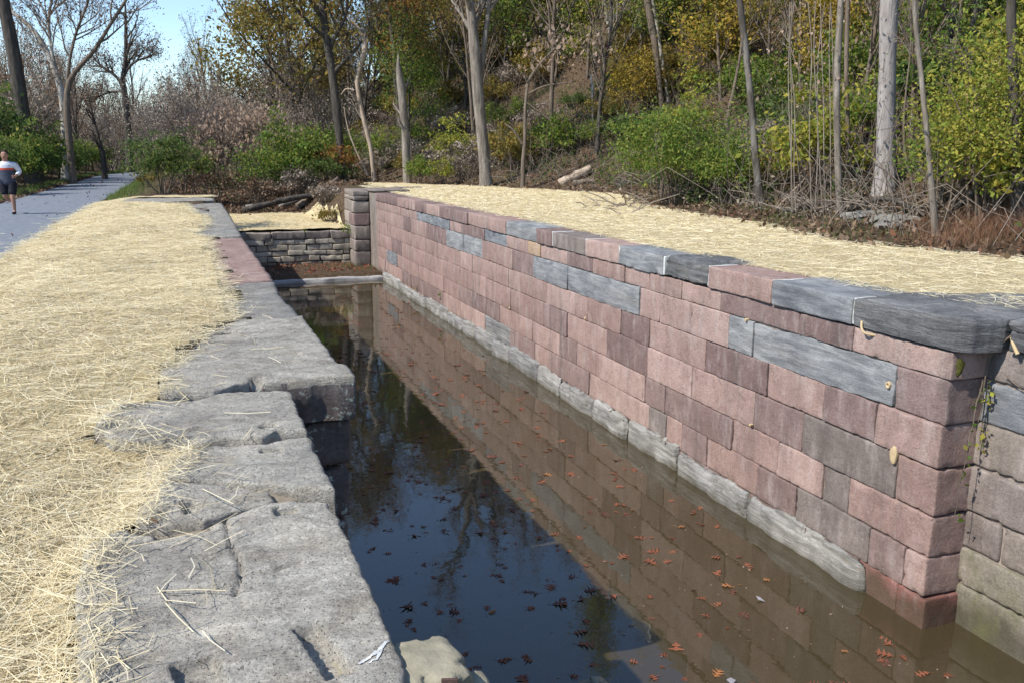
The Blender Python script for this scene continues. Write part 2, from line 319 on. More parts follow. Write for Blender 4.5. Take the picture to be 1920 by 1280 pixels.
# trail
ys = np.concatenate([np.linspace(-20, 60, 161), np.linspace(61, 130, 70)]); cx = pathx(ys)
us = np.linspace(-1, 1, 9); V = []
for y_, c_ in zip(ys, cx):
    for u_ in us:
        w = 1.57+.07*float(n2(y_*1.0, u_, .9, 12)); V.append((c_+u_*w, y_, 0))
V = np.array(V); V[:, 2] = np.maximum(h0(V[:, 0], V[:, 1])+.012, -.196+.03*(1-np.tile(us, len(ys))**2))
I = np.arange(len(V)).reshape(len(ys), 9); F = np.stack([I[:-1, :-1], I[:-1, 1:], I[1:, 1:], I[1:, :-1]], -1).reshape(-1, 4)
kind(mk('path', V, F, M['asphalt']), 'structure')
# water sheet
V, F = grid(np.array([LX0+.01, LX1-.01]), np.array([-8.9, 32.45]), lambda x, y: x*0+WZ)
kind(mk('water', V, F, M['water']), 'structure')
# ---------------------------------------------------------------- stones
def rock_box(lo, hi, step=.05, r=.025, amp=.008, seed=0, nsc=4.0, skew=0.0, maxn=44):
    """rounded, uneven block as one closed grid surface"""
    lo = np.asarray(lo, float); hi = np.asarray(hi, float); n = np.clip(np.ceil((hi-lo)/step).astype(int), 5, maxn)
    idx = {}; V = []; F = []
    def vid(i, j, k):
        key = (i, j, k)
        if key not in idx: idx[key] = len(V); V.append(key)
        return idx[key]
    for ax in range(3):
        b_, c_ = (ax+1) % 3, (ax+2) % 3
        for side in (0, n[ax]):
            for i in range(n[b_]):
                for j in range(n[c_]):
                    q = []
                    for di, dj in ((0, 0), (1, 0), (1, 1), (0, 1)):
                        key = [0, 0, 0]; key[ax] = side; key[b_] = i+di; key[c_] = j+dj; q.append(vid(*key))
                    F.append(q if side else q[::-1])
    r = min(r, .45*(hi-lo).min()); K = np.array(V); P = np.zeros((len(K), 3))
    for a_ in range(3):
        q = np.linspace(lo[a_], hi[a_], n[a_]+1)
        if n[a_] >= 5: q[1] = lo[a_]+r*.45; q[-2] = hi[a_]-r*.45; q[2] = lo[a_]+r*1.15; q[-3] = hi[a_]-r*1.15; q[2:-2] = np.linspace(q[2], q[-3], n[a_]-3)
        P[:, a_] = q[K[:, a_]]
    inn = np.clip(P, lo+r, hi-r); d = P-inn; L = np.linalg.norm(d, axis=1, keepdims=True)
    P = inn+np.where(L > 1e-9, d/np.maximum(L, 1e-9), 0)*np.minimum(L, r)
    w = np.stack([fbm(P*nsc+7.1*k+seed*3.7, seed+k*11, 4) for k in range(3)], -1)
    lw = np.stack([fbm(P*1.3+3.3*k+seed*1.7, seed+50+k, 2) for k in range(3)], -1)
    ch = fbm(P*14+seed*1.3, seed+70, 3); nb_ = (np.minimum(P-lo, hi-P) < r*1.6).sum(1) >= 2
    P = P+w*amp+lw*amp*1.2-np.where(nb_, np.clip(ch-.14, 0, 1)*r*1.7, 0)[:, None]*np.sign(P-.5*(lo+hi))
    return P, np.array(F)
def patch(near, left, far, right, thick, step=.03, top=0.0, seed=0, relief=.012, pits=(), lean=.02, bot=None, cracks=()):
    """slab: four outline edges seen in plan -> Coons patch top with flaked relief, rough sides, flat underside"""
    def res(pl, n):
        pl = np.array([p[:2] for p in pl]); s = np.r_[0, np.cumsum(np.hypot(*np.diff(pl, axis=0).T))]; q = np.linspace(0, s[-1], n)
        return np.stack([np.interp(q, s, pl[:, 0]), np.interp(q, s, pl[:, 1])], -1)
    ln = lambda pl: sum(np.hypot(*(np.array(b[:2])-np.array(a[:2]))) for a, b in zip(pl[:-1], pl[1:]))
    n = int(np.clip(max(ln(near), ln(far))/step, 6, 180)); k = int(np.clip(max(ln(left), ln(right))/step, 6, 180))
    c0, c1, d0, d1 = res(near, n), res(far, n), res(left, k), res(right, k)
    s = np.linspace(0, 1, n)[:, None, None]; tt = np.linspace(0, 1, k)[None, :, None]
    P = (1-tt)*c0[:, None]+tt*c1[:, None]+(1-s)*d0[None]+s*d1[None]-((1-s)*(1-tt)*c0[0]+s*(1-tt)*c0[-1]+(1-s)*tt*c1[0]+s*tt*c1[-1])
    e = np.minimum(np.minimum(np.linspace(0, 1, n)[:, None], 1-np.linspace(0, 1, n)[:, None])*n, np.minimum(np.linspace(0, 1, k)[None], 1-np.linspace(0, 1, k)[None])*k)*step
    X, Y = P[..., 0], P[..., 1]
    jit = np.exp(-e/.05); X = X+jit*.018*n2(X, Y, 9, seed+1); Y = Y+jit*.018*n2(Y, X, 9, seed+2)
    z = n2(X, Y, 1.6, seed, 4)*1.6 + n2(X*.55, Y*1.5, 6.5, seed+4, 4)*.5
    z2 = n2(X*.6, Y*1.6, 4.2, seed+40, 5)*1.5; fl = np.floor(z*5)/5 + ss((z*5-np.floor(z*5)-.9)/.1)/5 + .4*(np.floor(z2*5)/5+ss((z2*5-np.floor(z2*5)-.9)/.1)/5)
    Z = top+relief*(.8*fl+.25*z)+relief*.22*n2(X, Y, 26, seed+9, 3)-.012*np.exp(-e/.010)-.014*np.exp(-e/.06)*np.clip(n2(X, Y, 7, seed+6)+.2, 0, 1.5)
    for (px, py, ax, ay, dep, ang) in pits:
        ca, sa = math.cos(ang), math.sin(ang); dx = (X-px)*ca+(Y-py)*sa; dy = -(X-px)*sa+(Y-py)*ca
        q = np.maximum(np.abs(dx)/ax, np.abs(dy)/ay)+.12*n2(X, Y, 14, seed+8); Z = Z-dep*(1-ss((q-.8)/.25))
    for pl in cracks:
        dm = np.full(X.shape, 9.)
        for (ax_, ay_), (bx_, by_) in zip(pl[:-1], pl[1:]):
            ux, uy = bx_-ax_, by_-ay_; tq = np.clip(((X-ax_)*ux+(Y-ay_)*uy)/(ux*ux+uy*uy), 0, 1); dm = np.minimum(dm, np.hypot(X-ax_-tq*ux, Y-ay_-tq*uy)+.006*n2(X, Y, 30, 5))
        Z = Z-.022*(1-ss(dm/.016))
    T = np.stack([X, Y, Z], -1); V = [T.reshape(-1, 3)]; I = np.arange(n*k).reshape(n, k)
    F = [np.stack([I[:-1, :-1], I[1:, :-1], I[1:, 1:], I[:-1, 1:]], -1).reshape(-1, 4)]
    loop = np.concatenate([I[:, 0], I[-1, 1:], I[-2::-1, -1], I[0, -2:0:-1]]); prev = loop; base = n*k; LP = T.reshape(-1, 3)[loop]; cen = LP.mean(0)
    for q in range(1, 7):
        L = LP.copy(); zb = top-thick if bot is None else bot; L[:, 2] = LP[:, 2]+(zb-LP[:, 2])*q/6
        out = (LP-cen)[:, :2]; out /= np.maximum(np.linalg.norm(out, axis=1, keepdims=True), 1e-6)
        a = .02*fbm(np.stack([LP[:, 0]*4, LP[:, 1]*4, L[:, 2]*22], -1), seed+20, 4)+.012*math.sin(q/6*math.pi)-lean*q/6
        L[:, :2] += out*a[:, None]; V.append(L); new = base+np.arange(len(loop)); base += len(loop)
        F.append(np.stack([prev, np.roll(prev, -1), np.roll(new, -1), new], -1)[:, ::-1]); prev = new
    return np.concatenate(V), np.concatenate(F)
def smooth_line_(pts, n):
    pts = np.asarray(pts, float); s = np.r_[0, np.cumsum(np.linalg.norm(np.diff(pts, axis=0), axis=1))]; q = np.linspace(0, s[-1], n); return np.stack([np.interp(q, s, pts[:, k]) for k in range(pts.shape[1])], -1)
XR = 6.66
wr = empty('lock_wall', (XR, 20, WZ)); tag(wr, 'long red sandstone lock wall with grey slate blocks across the water', 'stone wall')
def setp(o, root):                              # keep world position under a root that is not at the origin
    o.parent = root; o.matrix_parent_inverse = mathutils.Matrix.Translation(root.location).inverted(); return o
ZC = [-.222, -.50, -.957, -1.40, -1.89, -2.33, -2.76, -3.55]
rows = [
 ([6.12, 7.48, 8.39, 10.06, 11.08, 12.04, 12.88, 14.1, 15.26, 16.62, 17.3, 17.97, 18.68, 20.27, 22.25, 23.29, 25.4, 27.04, 28.07, 29.3, 30.6, 32, 33.4], {9: 'tan', 11+0: 'pink', 12: 'slate', 15: 'slate', 16: 'slate', 2: 'brown', 7: 'brown', 13: 'brown', 1: 'brown'}),
 ([6.14, 6.82, 9.27, 9.81, 10.77, 11.67, 12.32, 15.16, 17.02, 18.26, 19.32, 20.45, 22.0, 23.62, 25.85, 27.84, 29, 30.2, 31.6, 33.4], {1: 'slate', 2: 'slate', 6: 'slate', 7: 'slate', 11: 'slate', 12: 'slate'}),
 ([6.15, 7.03, 7.86, 8.93, 10.33, 10.98, 11.99, 12.95, 14.27, 14.84, 16.2, 17.78, 18.55, 20, 21.25, 22.3, 22.91, 25.98, 27.2, 28.5, 30, 31.5, 33.4], {3: 'brown', 6: 'brown'}),
 ([6.16, 6.68, 8.19, 9.16, 10.67, 11.99, 13.48, 15.21, 16.38, 18.37, 20.14, 20.95, 23.57, 25, 26.4, 27.8, 29.3, 30.8, 32, 33.4], {1: 'greypink', 7: 'brown'}),
 ([6.17, 7.34, 7.78, 8.62, 9.61, 10.41, 11.43, 12.05, 13.75, 14.75, 15.55, 16.99, 17.94, 19.18, 21.27, 22.5, 24, 25.5, 27, 28.4, 30, 31.7, 33.4], {1: 'greypink', 6: 'brown', 9: 'brown', 20: 'slate'}),
 ([6.17, 6.46, 6.97, 8.2, 9.0, 10.21, 10.89, 11.35, 11.89, 12.9, 14.16, 15.96, 16.87, 18.42, 20.22, 21.04, 22.35, 23.99, 26.54, 28, 29.3, 30.6, 32, 33.4], {1: 'brown', 2: 'greypink', 3: 'brown', 5: 'brown', 7: 'greypink', 13: 'footing', 10: 'brown'}),
 ([6.13, 6.52, 7.1, 9, 12, 16, 22, 28, 33.4], {0: 'red', 1: 'red'}),
]
far_parts = []; cnt = 0; sd_ = 100
blocks = []
for r_, (js, cm) in enumerate(rows):
    for i, (y0, y1) in enumerate(zip(js[:-1], js[1:])):
        z1, z0 = ZC[r_], ZC[r_+1]; mt = cm.get(i) or ('pink' if random.random() < .8 else 'brown'); blocks.append((y0, y1, z0, z1, mt, i == 0, r_))
blocks.sort(key=lambda q: q[0])
for n_, (y0, y1, z0, z1, mt, corner, r_) in enumerate(blocks):
    sd_ += 1; st = .028 if y0 < 9 else .045 if y0 < 14 else .08 if y0 < 22 else .14
    g = .004 if y0 > 9 else .006; sl = mt in ('slate', 'footing')
    off = random.uniform(-.014, .012)-(.008 if sl else 0)-(0.01 if corner else 0)
    zj = random.uniform(-.012, .012) if y0 < 20 else 0; amp = .02 if sl else .009
    x1 = 7.14 if corner else XR+.3
    # the lower course is stepped where the block below runs high
    V, F = rock_box((XR+off, y0+g*random.uniform(.8, 2.0), z0+g), (x1, y1-g*random.uniform(.8, 2.0), z1-g*.6+zj*.5), st, .02 if corner else .012, amp, sd_, 6.0)
    if n_ < 96: setp(mk('stone_block', V, F, M[mt]), wr)
    else: far_parts.append((V, F, mt))
mats = sorted({p[2] for p in far_parts}); V, F = join([(p[0], p[1]) for p in far_parts]); mi = np.concatenate([np.full(len(p[1]), mats.index(p[2])) for p in far_parts])
o = mk('masonry', V, F, [M[k] for k in mats], mi=mi); setp(o, wr); o['kind'] = 'stuff'; o['label'] = 'smaller looking far stone blocks of the wall'
V, F = rock_box((XR+.042, 6.25, -3.56), (7.2, 33.4, -.23), .5, .01, .004, 5); setp(mk('joint_fill', V, F, M['joint']), wr)
# coping
cj = [5.95, 7.48, 8.9, 10.34, 11.57, 13.05, 14.38, 15.92, 16.8, 18.66, 19.96, 21.59, 22.87, 24.26, 25.7, 27.18, 28.04, 29.64, 31.42, 33.4]
cmat = ['darkslate', 'slate', 'pink', 'darkslate', 'slate', 'pink', 'greypink', 'brown', 'slate', 'pink', 'pink', 'brown', 'brown', 'pink', 'brown', 'pink', 'pink', 'brown', 'brown']
back = [8.3, 7.5, 7.28, 7.45, 7.25, 7.2, 7.55, 7.25, 7.35, 7.3, 7.25, 7.4, 7.3, 7.5, 7.35, 7.3, 7.6, 7.5, 7.45]
for i, (y0, y1) in enumerate(zip(cj[:-1], cj[1:])):
    if i == 0: continue
    st = .03 if i < 4 else .05 if i < 8 else .1; ds = cmat[i] == 'darkslate'
    V, F = rock_box((XR-.03+random.uniform(-.012, .012), y0+.012, -.215), (back[i], y1-.012, .087+random.uniform(-.012, .012)), st, .03 if ds else .02, .03 if ds else .014 if cmat[i] == 'slate' else .009, 300+i, 6)
    setp(mk('coping_stone', V, F, M[cmat[i]]), wr)
# corner coping: big dark slab that turns the corner
nearE = [at(u, v, .09) for u, v in [(1606, 562)]][0]
c_near = [(XR-.05, 5.98), (6.95, 5.88), (7.4, 5.6), (7.75, 4.9)]
V, F = patch([(XR-.05, 6.1), (6.72, 5.99), (6.9, 5.95), (7.02, 5.93)], [(XR-.05, 6.1), (XR-.07, 6.8), (XR-.045, 7.46)], [(XR-.045, 7.46), (7.0, 7.48), (7.6, 7.46)], [(7.02, 5.93), (7.6, 6.0), (8.3, 6.3), (8.5, 7.0), (7.6, 7.46)], .31, .022, .105, 411, .02)
setp(mk('coping_stone', V, F, M['darkslate']), wr)['label'] = 'big dark slate slab turning the corner'
V, F = patch([(6.98, 4.2), (8.6, 4.2)], [(6.98, 4.2), (6.99, 5.0), (7.03, 5.9)], [(7.03, 5.9), (7.6, 5.97), (8.6, 6.4)], [(8.6, 4.2), (8.6, 5), (8.6, 6.4)], .1, .03, .11, 412, .02)
setp(mk('coping_stone', V, F, M['darkslate']), wr)
V, F = rock_box((7.02, 5.15, -.19), (7.5, 5.88, .02), .03, .03, .02, 413); setp(mk('stone_block', V, F, M['darkslate']), wr)
V, F = rock_box((7.0, 3.2, -.19), (7.5, 5.12, .02), .04, .03, .02, 414); setp(mk('stone_block', V, F, M['darkslate']), wr)
# mortar caps in the coping joints
parts = []
for y in cj[1:8]: parts.append(rock_box((XR-.018, y-.022, -.20), (7.1, y+.022, .085), .04, .008, .006, int(y*10)))
V, F = join(parts); setp(mk('mortar', V, F, M['mortar']), wr)
# footing blocks along the waterline
fj = [6.98, 9.08, 10.89, 12.5, 13.85, 15.3, 16.5, 18.3, 19.4, 20.9, 22, 23.5, 24.3, 25.8, 27.5, 29.5, 31.2, 32.2]
for i, (y0, y1) in enumerate(zip(fj[:-1], fj[1:])):
    top = -2.70+random.uniform(-.07, .05)-(.05 if y0 > 22 else 0); fx = 6.56+random.uniform(-.015, .02)
    V, F = rock_box((fx, y0+.008, -3.5), (XR+.1, y1-.008, top), .04 if y0 < 15 else .08, .09, .045, 500+i, 4.0); setp(mk('footing_block', V, F, M['footing']), wr)
# recessed return wall on the right
zr = [.0, -.19, -.52, -.95, -1.40, -1.87, -2.27, -2.66, -3.55]
rj = {1: [6.22, 5.6, 5.2, 4.3, 3.2], 2: [6.25, 5.05, 4.0, 3.0], 3: [6.25, 4.7, 3.2], 4: [6.25, 5.0, 3.6], 5: [6.25, 5.75, 4.8, 3.4], 6: [6.25, 5.4, 4.6, 3.2], 7: [6.25, 5.0, 3.4]}
for k, js in rj.items():
    for i, (a, b_) in enumerate(zip(js[:-1], js[1:])):
        mt = 'mossy' if k in (6, 7) else ('slate' if (k, i) == (2, 0) else 'greypink' if (k+i) % 3 else 'stained')
        V, F = rock_box((7.09+random.uniform(-.01, .01), b_+.008, zr[k+1]+.008), (7.5, a-.008, zr[k]-.006), .04, .03, .012, 600+k*7+i); setp(mk('stone_block', V, F, M[mt]), wr)
V, F = rock_box((7.15, -8.9, -3.56), (7.6, 3.3, .0), .3, .02, .02, 640); setp(mk('stone_block', V, F, M['greypink']), wr)
V, F = rock_box((7.13, 3.1, -3.56), (7.5, 6.3, -.2), .3, .01, .004, 641); setp(mk('joint_fill', V, F, M['joint']), wr)
# far pillar where the wall steps in
pz = [.10, -.12, -.30, -.78, -1.27, -1.82, -2.28, -2.9]
for k in range(7):
    pm = ['stained', 'stained', 'stained', 'brown', 'stained', 'greypink', 'greypink'][k]
    V, F = rock_box((6.03, 34.75, pz[k+1]+.006), (6.66, 36.0, pz[k]-.006), .1, .05 if k else .04, .016, 660+k); setp(mk('pillar_block', V, F, M[pm]), wr)
    V, F = rock_box((6.12, 36.0, pz[k+1]+.006), (6.9, 37.5, pz[k]-.006), .14, .05, .016, 670+k); setp(mk('pillar_block', V, F, M['stained']), wr)
V, F = rock_box((6.665, 33.41, -2.95), (7.3, 34.8, .06), .12, .03, .012, 680); setp(mk('pillar_block', V, F, M['stained']), wr)
V, F = rock_box((6.6, 33.5, .09), (8.0, 35.8, .17), .12, .03, .012, 681); setp(mk('coping_stone', V, F, M['stained']), wr)
# ---------------------------------------------------------------- left lock wall
wl = empty('lock_wall', (.6, 15, WZ)); tag(wl, 'lock wall topped with broad flaky grey slabs beside the straw', 'stone wall')
P_ = lambda pts, z=0.0: [at(u, v, z) for u, v in pts]
slabs = [
 dict(n=[(60, 1420), (400, 1420), (760, 1420)], l=[(60, 1420), (120, 1330), (150, 1240), (146, 1150), (143, 1090), (165, 1010), (225, 985)], f=[(225, 985), (300, 994), (360, 985), (430, 962), (500, 942), (560, 932), (614, 934)], r=[(760, 1420), (762, 1290), (752, 1222), (735, 1180), (705, 1120), (672, 1050), (650, 985), (614, 934)], m='slab', st=.011, c=[[(422, 966), (432, 1010), (450, 1050), (452, 1085), (440, 1110)], [(452, 1075), (510, 1068), (560, 1050)]],
      p=[(604, 1215, .045, .17, .05, .2), (372, 1262, .07, .1, .04, .15), (536, 955, .05, .05, .05, 0), (345, 990, .12, .035, .05, .1)]),
 dict(n=[(250, 976), (305, 979), (380, 969), (430, 954), (500, 932), (516, 926)], l=[(250, 976), (258, 945), (285, 905), (305, 891)], f=[(305, 891), (330, 891), (385, 895), (445, 900), (503, 907)], r=[(516, 926), (508, 915), (503, 907)], m='slab', st=.013, p=[(356, 944, .035, .09, .045, .1)]),
 dict(n=[(310, 888), (335, 888), (385, 892), (445, 897), (503, 904), (560, 910), (629, 913)], l=[(310, 888), (330, 855), (355, 838)], f=[(355, 838), (400, 828), (450, 824), (492, 823), (540, 814), (578, 813)], r=[(629, 913), (605, 865), (578, 813)], m='slab', st=.014, p=[(508, 838, .06, .06, .05, 0)]),
 dict(n=[(176, 792), (204, 813), (254, 822), (317, 820), (354, 824), (390, 824), (426, 819), (490, 818), (520, 810), (576, 809)], l=[(176, 792), (190, 775), (222, 754)], f=[(222, 754), (270, 747), (310, 741), (365, 740), (410, 731), (470, 724), (545, 722)], r=[(576, 809), (560, 765), (545, 722)], m='slab', st=.016, p=[(368, 803, .045, .03, .045, 0), (505, 798, .05, .05, .05, 0)]),
 dict(n=[(298, 736), (330, 739), (400, 736), (440, 726), (470, 719), (545, 713), (600, 708), (668, 704)], l=[(298, 736), (300, 700), (330, 680), (370, 640), (385, 618)], f=[(385, 618), (433, 605), (490, 601), (567, 597)], r=[(668, 704), (655, 686), (627, 671), (600, 637), (567, 597)], m='slab', st=.02, th=.35, p=[(482, 718, .05, .09, .05, 0), (553, 662, .05, .05, .01, 0), (428, 622, .12, .05, .03, 0)]),
 dict(n=[(433, 604), (490, 600), (567, 595)], l=[(433, 604), (428, 580), (415, 540), (418, 536)], f=[(418, 536), (460, 531), (514, 527)], r=[(567, 595), (545, 570), (525, 550), (514, 527)], m='slab', st=.04),
 dict(n=[(412, 534), (460, 530), (513, 525)], l=[(412, 534), (405, 512)], f=[(405, 512), (450, 510), (500, 508)], r=[(513, 525), (500, 508)], m='pink', st=.05),
 dict(n=[(405, 511), (450, 509), (500, 507)], l=[(405, 511), (392, 470), (389, 450)], f=[(389, 450), (420, 445), (455, 443)], r=[(500, 507), (475, 472), (455, 443)], m='pink', st=.05),
 dict(n=[(362, 440), (420, 444), (454, 442)], l=[(362, 440), (385, 425), (383, 408)], f=[(383, 408), (410, 406), (432, 405)], r=[(454, 442), (432, 405)], m='slab', st=.06),
 dict(n=[(362, 402), (410, 405), (432, 404)], l=[(362, 402), (352, 390), (340, 384)], f=[(340, 384), (380, 381), (416, 380)], r=[(432, 404), (416, 380)], m='slab', st=.08),
 dict(n=[(228, 380), (330, 378), (402, 375)], l=[(228, 380), (224, 376), (240, 373)], f=[(240, 373), (330, 368), (400, 366)], r=[(402, 375), (400, 366)], m='slab', st=.1),
]
SLAB_LEFT = []
for i, s in enumerate(slabs):
    pits = [(*at(u, v, 0)[:2], a, b_, d_, g_) for (u, v, a, b_, d_, g_) in s.get('p', ())]
    V, F = patch(P_(s['n']), P_(s['l']), P_(s['f']), P_(s['r']), s.get('th', .3), s['st'], [0, -.025, -.012, -.012, .010, -.01, .0, -.012, .005, -.01, 0][i], 700+i*13, .024 if i < 5 else .02, pits, cracks=[[tuple(at(u, v, 0)[:2]) for u, v in pl] for pl in s.get('c', ())])
    mi = None
    if i == 4: z_ = V[F].mean(1)[:, 2]; e1 = V[F[:, 1]]-V[F[:, 0]]; e2 = V[F[:, 3]]-V[F[:, 0]]; nr = np.cross(e1, e2); mi = ((np.abs(nr[:, 2]) < .6*np.linalg.norm(nr, axis=1)) & (z_ < -.05)).astype(int)  # corner slab sides get the stone with shade painted into its colour
    V[:, :2] = V[:, :2].mean(0)+(V[:, :2]-V[:, :2].mean(0))*np.array([1, .965 if 1 <= i <= 3 else .975 if i == 4 else .99])
    o = setp(mk('coping_slab', V, F, [M[s['m']], M['shaded_lichen']], mi=mi), wl); SLAB_LEFT += [p[:2] for p in P_(s['l'])]
    if i == 0:
        Vt = V[V[:, 2] > -.06]; LS = []
        for c_, wd in (([(729, 1199), (716, 1212), (700, 1226), (672, 1240)], .009), ([(716, 1214), (706, 1236), (690, 1240)], .006)):
            pl = smooth_line_([at(u, v, 0)[:2] for u, v in c_], 40); tg = np.gradient(pl, axis=0); tg /= np.linalg.norm(tg, axis=1, keepdims=True); nn_ = np.stack([-tg[:, 1], tg[:, 0]], -1); Q = []
            for k_, (p_, m_) in enumerate(zip(pl, nn_)):
                w_ = wd*(.35+.9*abs(float(n2(p_[0], p_[1], 28, 91)))+.3*math.sin(k_/39*math.pi)); Q += [p_+m_*w_*s_ for s_ in (-1, -.4, .4, 1)]
            Q = np.array(Q); z_ = np.array([Vt[np.argmin(((Vt[:, :2]-q_)**2).sum(1)), 2] for q_ in Q])+.0035; I_ = np.arange(160).reshape(40, 4); LS.append((np.column_stack([Q, z_]), np.stack([I_[:-1, :-1], I_[1:, :-1], I_[1:, 1:], I_[:-1, 1:]], -1).reshape(-1, 4)))
        setp(mk('lime_streak', *join(LS), plain('lime', (.55, .55, .53), .9, .15, 60)), wl)
    if s['m'] == 'pink': o['label'] = 'pinkish sandstone slab among the grey ones'
V, F = rock_box((-.34, 3.5, -.3), (.40, 6.1, -.075), .06, .03, .02, 790); setp(mk('soil_fill', V, F, M['dirt']), wl)
# masonry under the slabs
for k, (z1, z0) in enumerate([(-.36, -.74), (-.75, -1.16), (-1.17, -1.56), (-1.57, -2.0), (-2.01, -2.5), (-2.51, -3.55)]):
    V, F = rock_box((.5, 6.36+.01*(k % 2), z0+.006), (1.03-.02*k, 7.5, z1-.006), .035, .045, .014, 800+k); setp(mk('stone_block', V, F, M['shaded_lichen']), wl)
def wall_face(x0, x1, ya, yb, seed, mt, name='masonry'):
    P = []; z = -.31
    while z > -3.5:
        hh = random.uniform(.36, .48); y = ya
        while y < yb-.05:
            L = min(random.uniform(.7, 1.6), yb-y); P.append(rock_box((x0, y+.006, max(z-hh, -3.56)+.006), (x1+random.uniform(-.01, .01), y+L-.006, z-.006), .25, .03, .008, seed+len(P))); y += L
        z -= hh
    V, F = join(P); return setp(mk(name, V, F, mt), wl)
wall_face(.3, .93, 7.5, 34.2, 900, M['brown']); wall_face(.1, .5, -8.9, 6.36, 1400, M['stained'])
V, F = rock_box((-.6, 34.2, -3.56), (.9, 34.5, -.31), .2, .03, .01, 1500); setp(mk('stone_block', V, F, M['stained']), wl)
# ---------------------------------------------------------------- far cross wall, beam
cw = empty('cross_wall', (3.5, 36.1, -2.9)); tag(cw, 'low rubble stone wall closing the far end of the lock', 'stone wall')
X0, X1 = .9, 6.04; z = -1.54; k = 0; P = []
for ri, hh in enumerate([.30, .22, .24, .2, .24, .2]):
    x = X0
    while x < X1-.03:
        L = random.uniform(.8, 1.4) if ri == 0 else random.uniform(.28, .95); L = min(L, X1-x); L = X1-x if X1-x-L < .15 else L
        P.append((rock_box((x+.01, 35.95+random.uniform(-.04, .05), z-hh+.012), (x+L-.01, 36.5, z-.01+random.uniform(-.02, .01)*(ri > 0)), .06, .022, .03, 1600+k, 4.5), ri)); x += L; k += 1
    z -= hh
for (V, F), ri in P: setp(mk('cap_stone' if ri == 0 else 'rubble_stone', V, F, M['stained' if ri == 0 else 'rubble']), cw)
V, F = rock_box((X0, 36.1, -2.95), (X1, 36.6, -1.6), .3, .01, .01, 1690); setp(mk('joint_fill', V, F, M['joint']), cw)
bm_ = rock_box((.95, 32.3, -3.5), (6.64, 32.85, -2.96), .12, .05, .03, 1700, 2); o = mk('concrete_beam', *bm_, M['concrete']); tag(o, 'grey concrete sill lying across the far end of the water', 'sill')
# ---------------------------------------------------------------- straw
def edge_noise(y, seed): return .16*n2(y*1.0, y*0, 1.3, seed)+.06*n2(y*1.0, y*0, 6, seed+1)
SL = np.array(SLAB_LEFT); SL = SL[np.argsort(SL[:, 1])]
def slab_left(y): return np.interp(y, SL[:, 1], SL[:, 0])
def straw_h(x, y): return .05+.035*n2(x, y, 1.3, 21)+.03*n2(x, y, 4.5, 22)
def strands(x, y, z, L, w, seed, tilt=.12, yaw=None):
    """bent flat straw stalks: 3 rungs, two quads each"""
    g = np.random.default_rng(seed); n = len(x); a = g.uniform(0, 2*np.pi, n) if yaw is None else yaw; el = g.normal(0, tilt, n); bend = g.normal(0, .42, n)
    d = np.stack([np.cos(a)*np.cos(el), np.sin(a)*np.cos(el), np.sin(el)], -1); sdir = np.stack([-np.sin(a), np.cos(a), g.normal(0, .5, n)], -1); sdir /= np.linalg.norm(sdir, axis=1, keepdims=True)
    c = np.stack([x, y, z], -1); L = L[:, None]; w = w[:, None]; b_ = (np.stack([-np.sin(a), np.cos(a), g.normal(0, .3, n)], -1)*bend[:, None]*L*.35)
    ps = [c-d*L*.5, c+b_*.8, c+d*L*.5]
    V = np.stack([q+s_*sdir*w*.5 for q in ps for s_ in (-1, 1)], 1).reshape(-1, 3); k = np.arange(n)[:, None]*6
    F = np.concatenate([k+np.array([0, 1, 3, 2]), k+np.array([2, 3, 5, 4])]); return V, F
def straw_obj(name, gx, gy, hf, keep, sx, sy, sz, L, w, label, seed, extra=None):
    V, F = grid(gx, gy, hf); cz = V[F].mean(1); k = keep(cz[:, 0], cz[:, 1]); F = F[k]; used = np.unique(F); mp = np.full(len(V), -1); mp[used] = np.arange(len(used)); V = V[used]; F = mp[F]
    parts = [(V, F), strands(sx, sy, sz, L, w, seed)]
    if extra: parts += extra
    nb = len(F); V, F = join(parts); mi = np.zeros(len(F), int); mi[nb:] = 1
    o = mk(name, V, F, [M['strawbed'], M['straw']], mi=mi); kind(o, 'stuff', label, 'straw'); return o
ledge = lambda y: -2.98+edge_noise(y, 31)
n = 175000; r = np.sqrt(rng.random(n)); yy = .9+rng.random(n)**2.0*32.6; xx = rng.uniform(-3.4, 1.0, n)
dens = np.clip(5.5/np.maximum(yy, 4), .15, 1); ok = rng.random(n) < 1
xl = np.where(yy < 33, slab_left(yy), .8)
e = xx-xl; ok = (xx > ledge(yy)-np.abs(rng.normal(0, .12, n))) & (e < .05+np.abs(rng.normal(0, .05, n)))
xx, yy, e = xx[ok], yy[ok], e[ok]
zz = h0(xx, yy)+straw_h(xx, yy)+rng.uniform(-.006, .02, len(xx))+.0
zz = np.where(e > -.12, np.maximum(zz, np.where(e > 0, .012, -.05)+rng.uniform(0, .03, len(xx))), zz)
Ls = rng.gamma(5, .032, len(xx))+.05; ws = rng.uniform(.0016, .0036, len(xx))*np.clip(.75+yy/16, 1, 2.4)
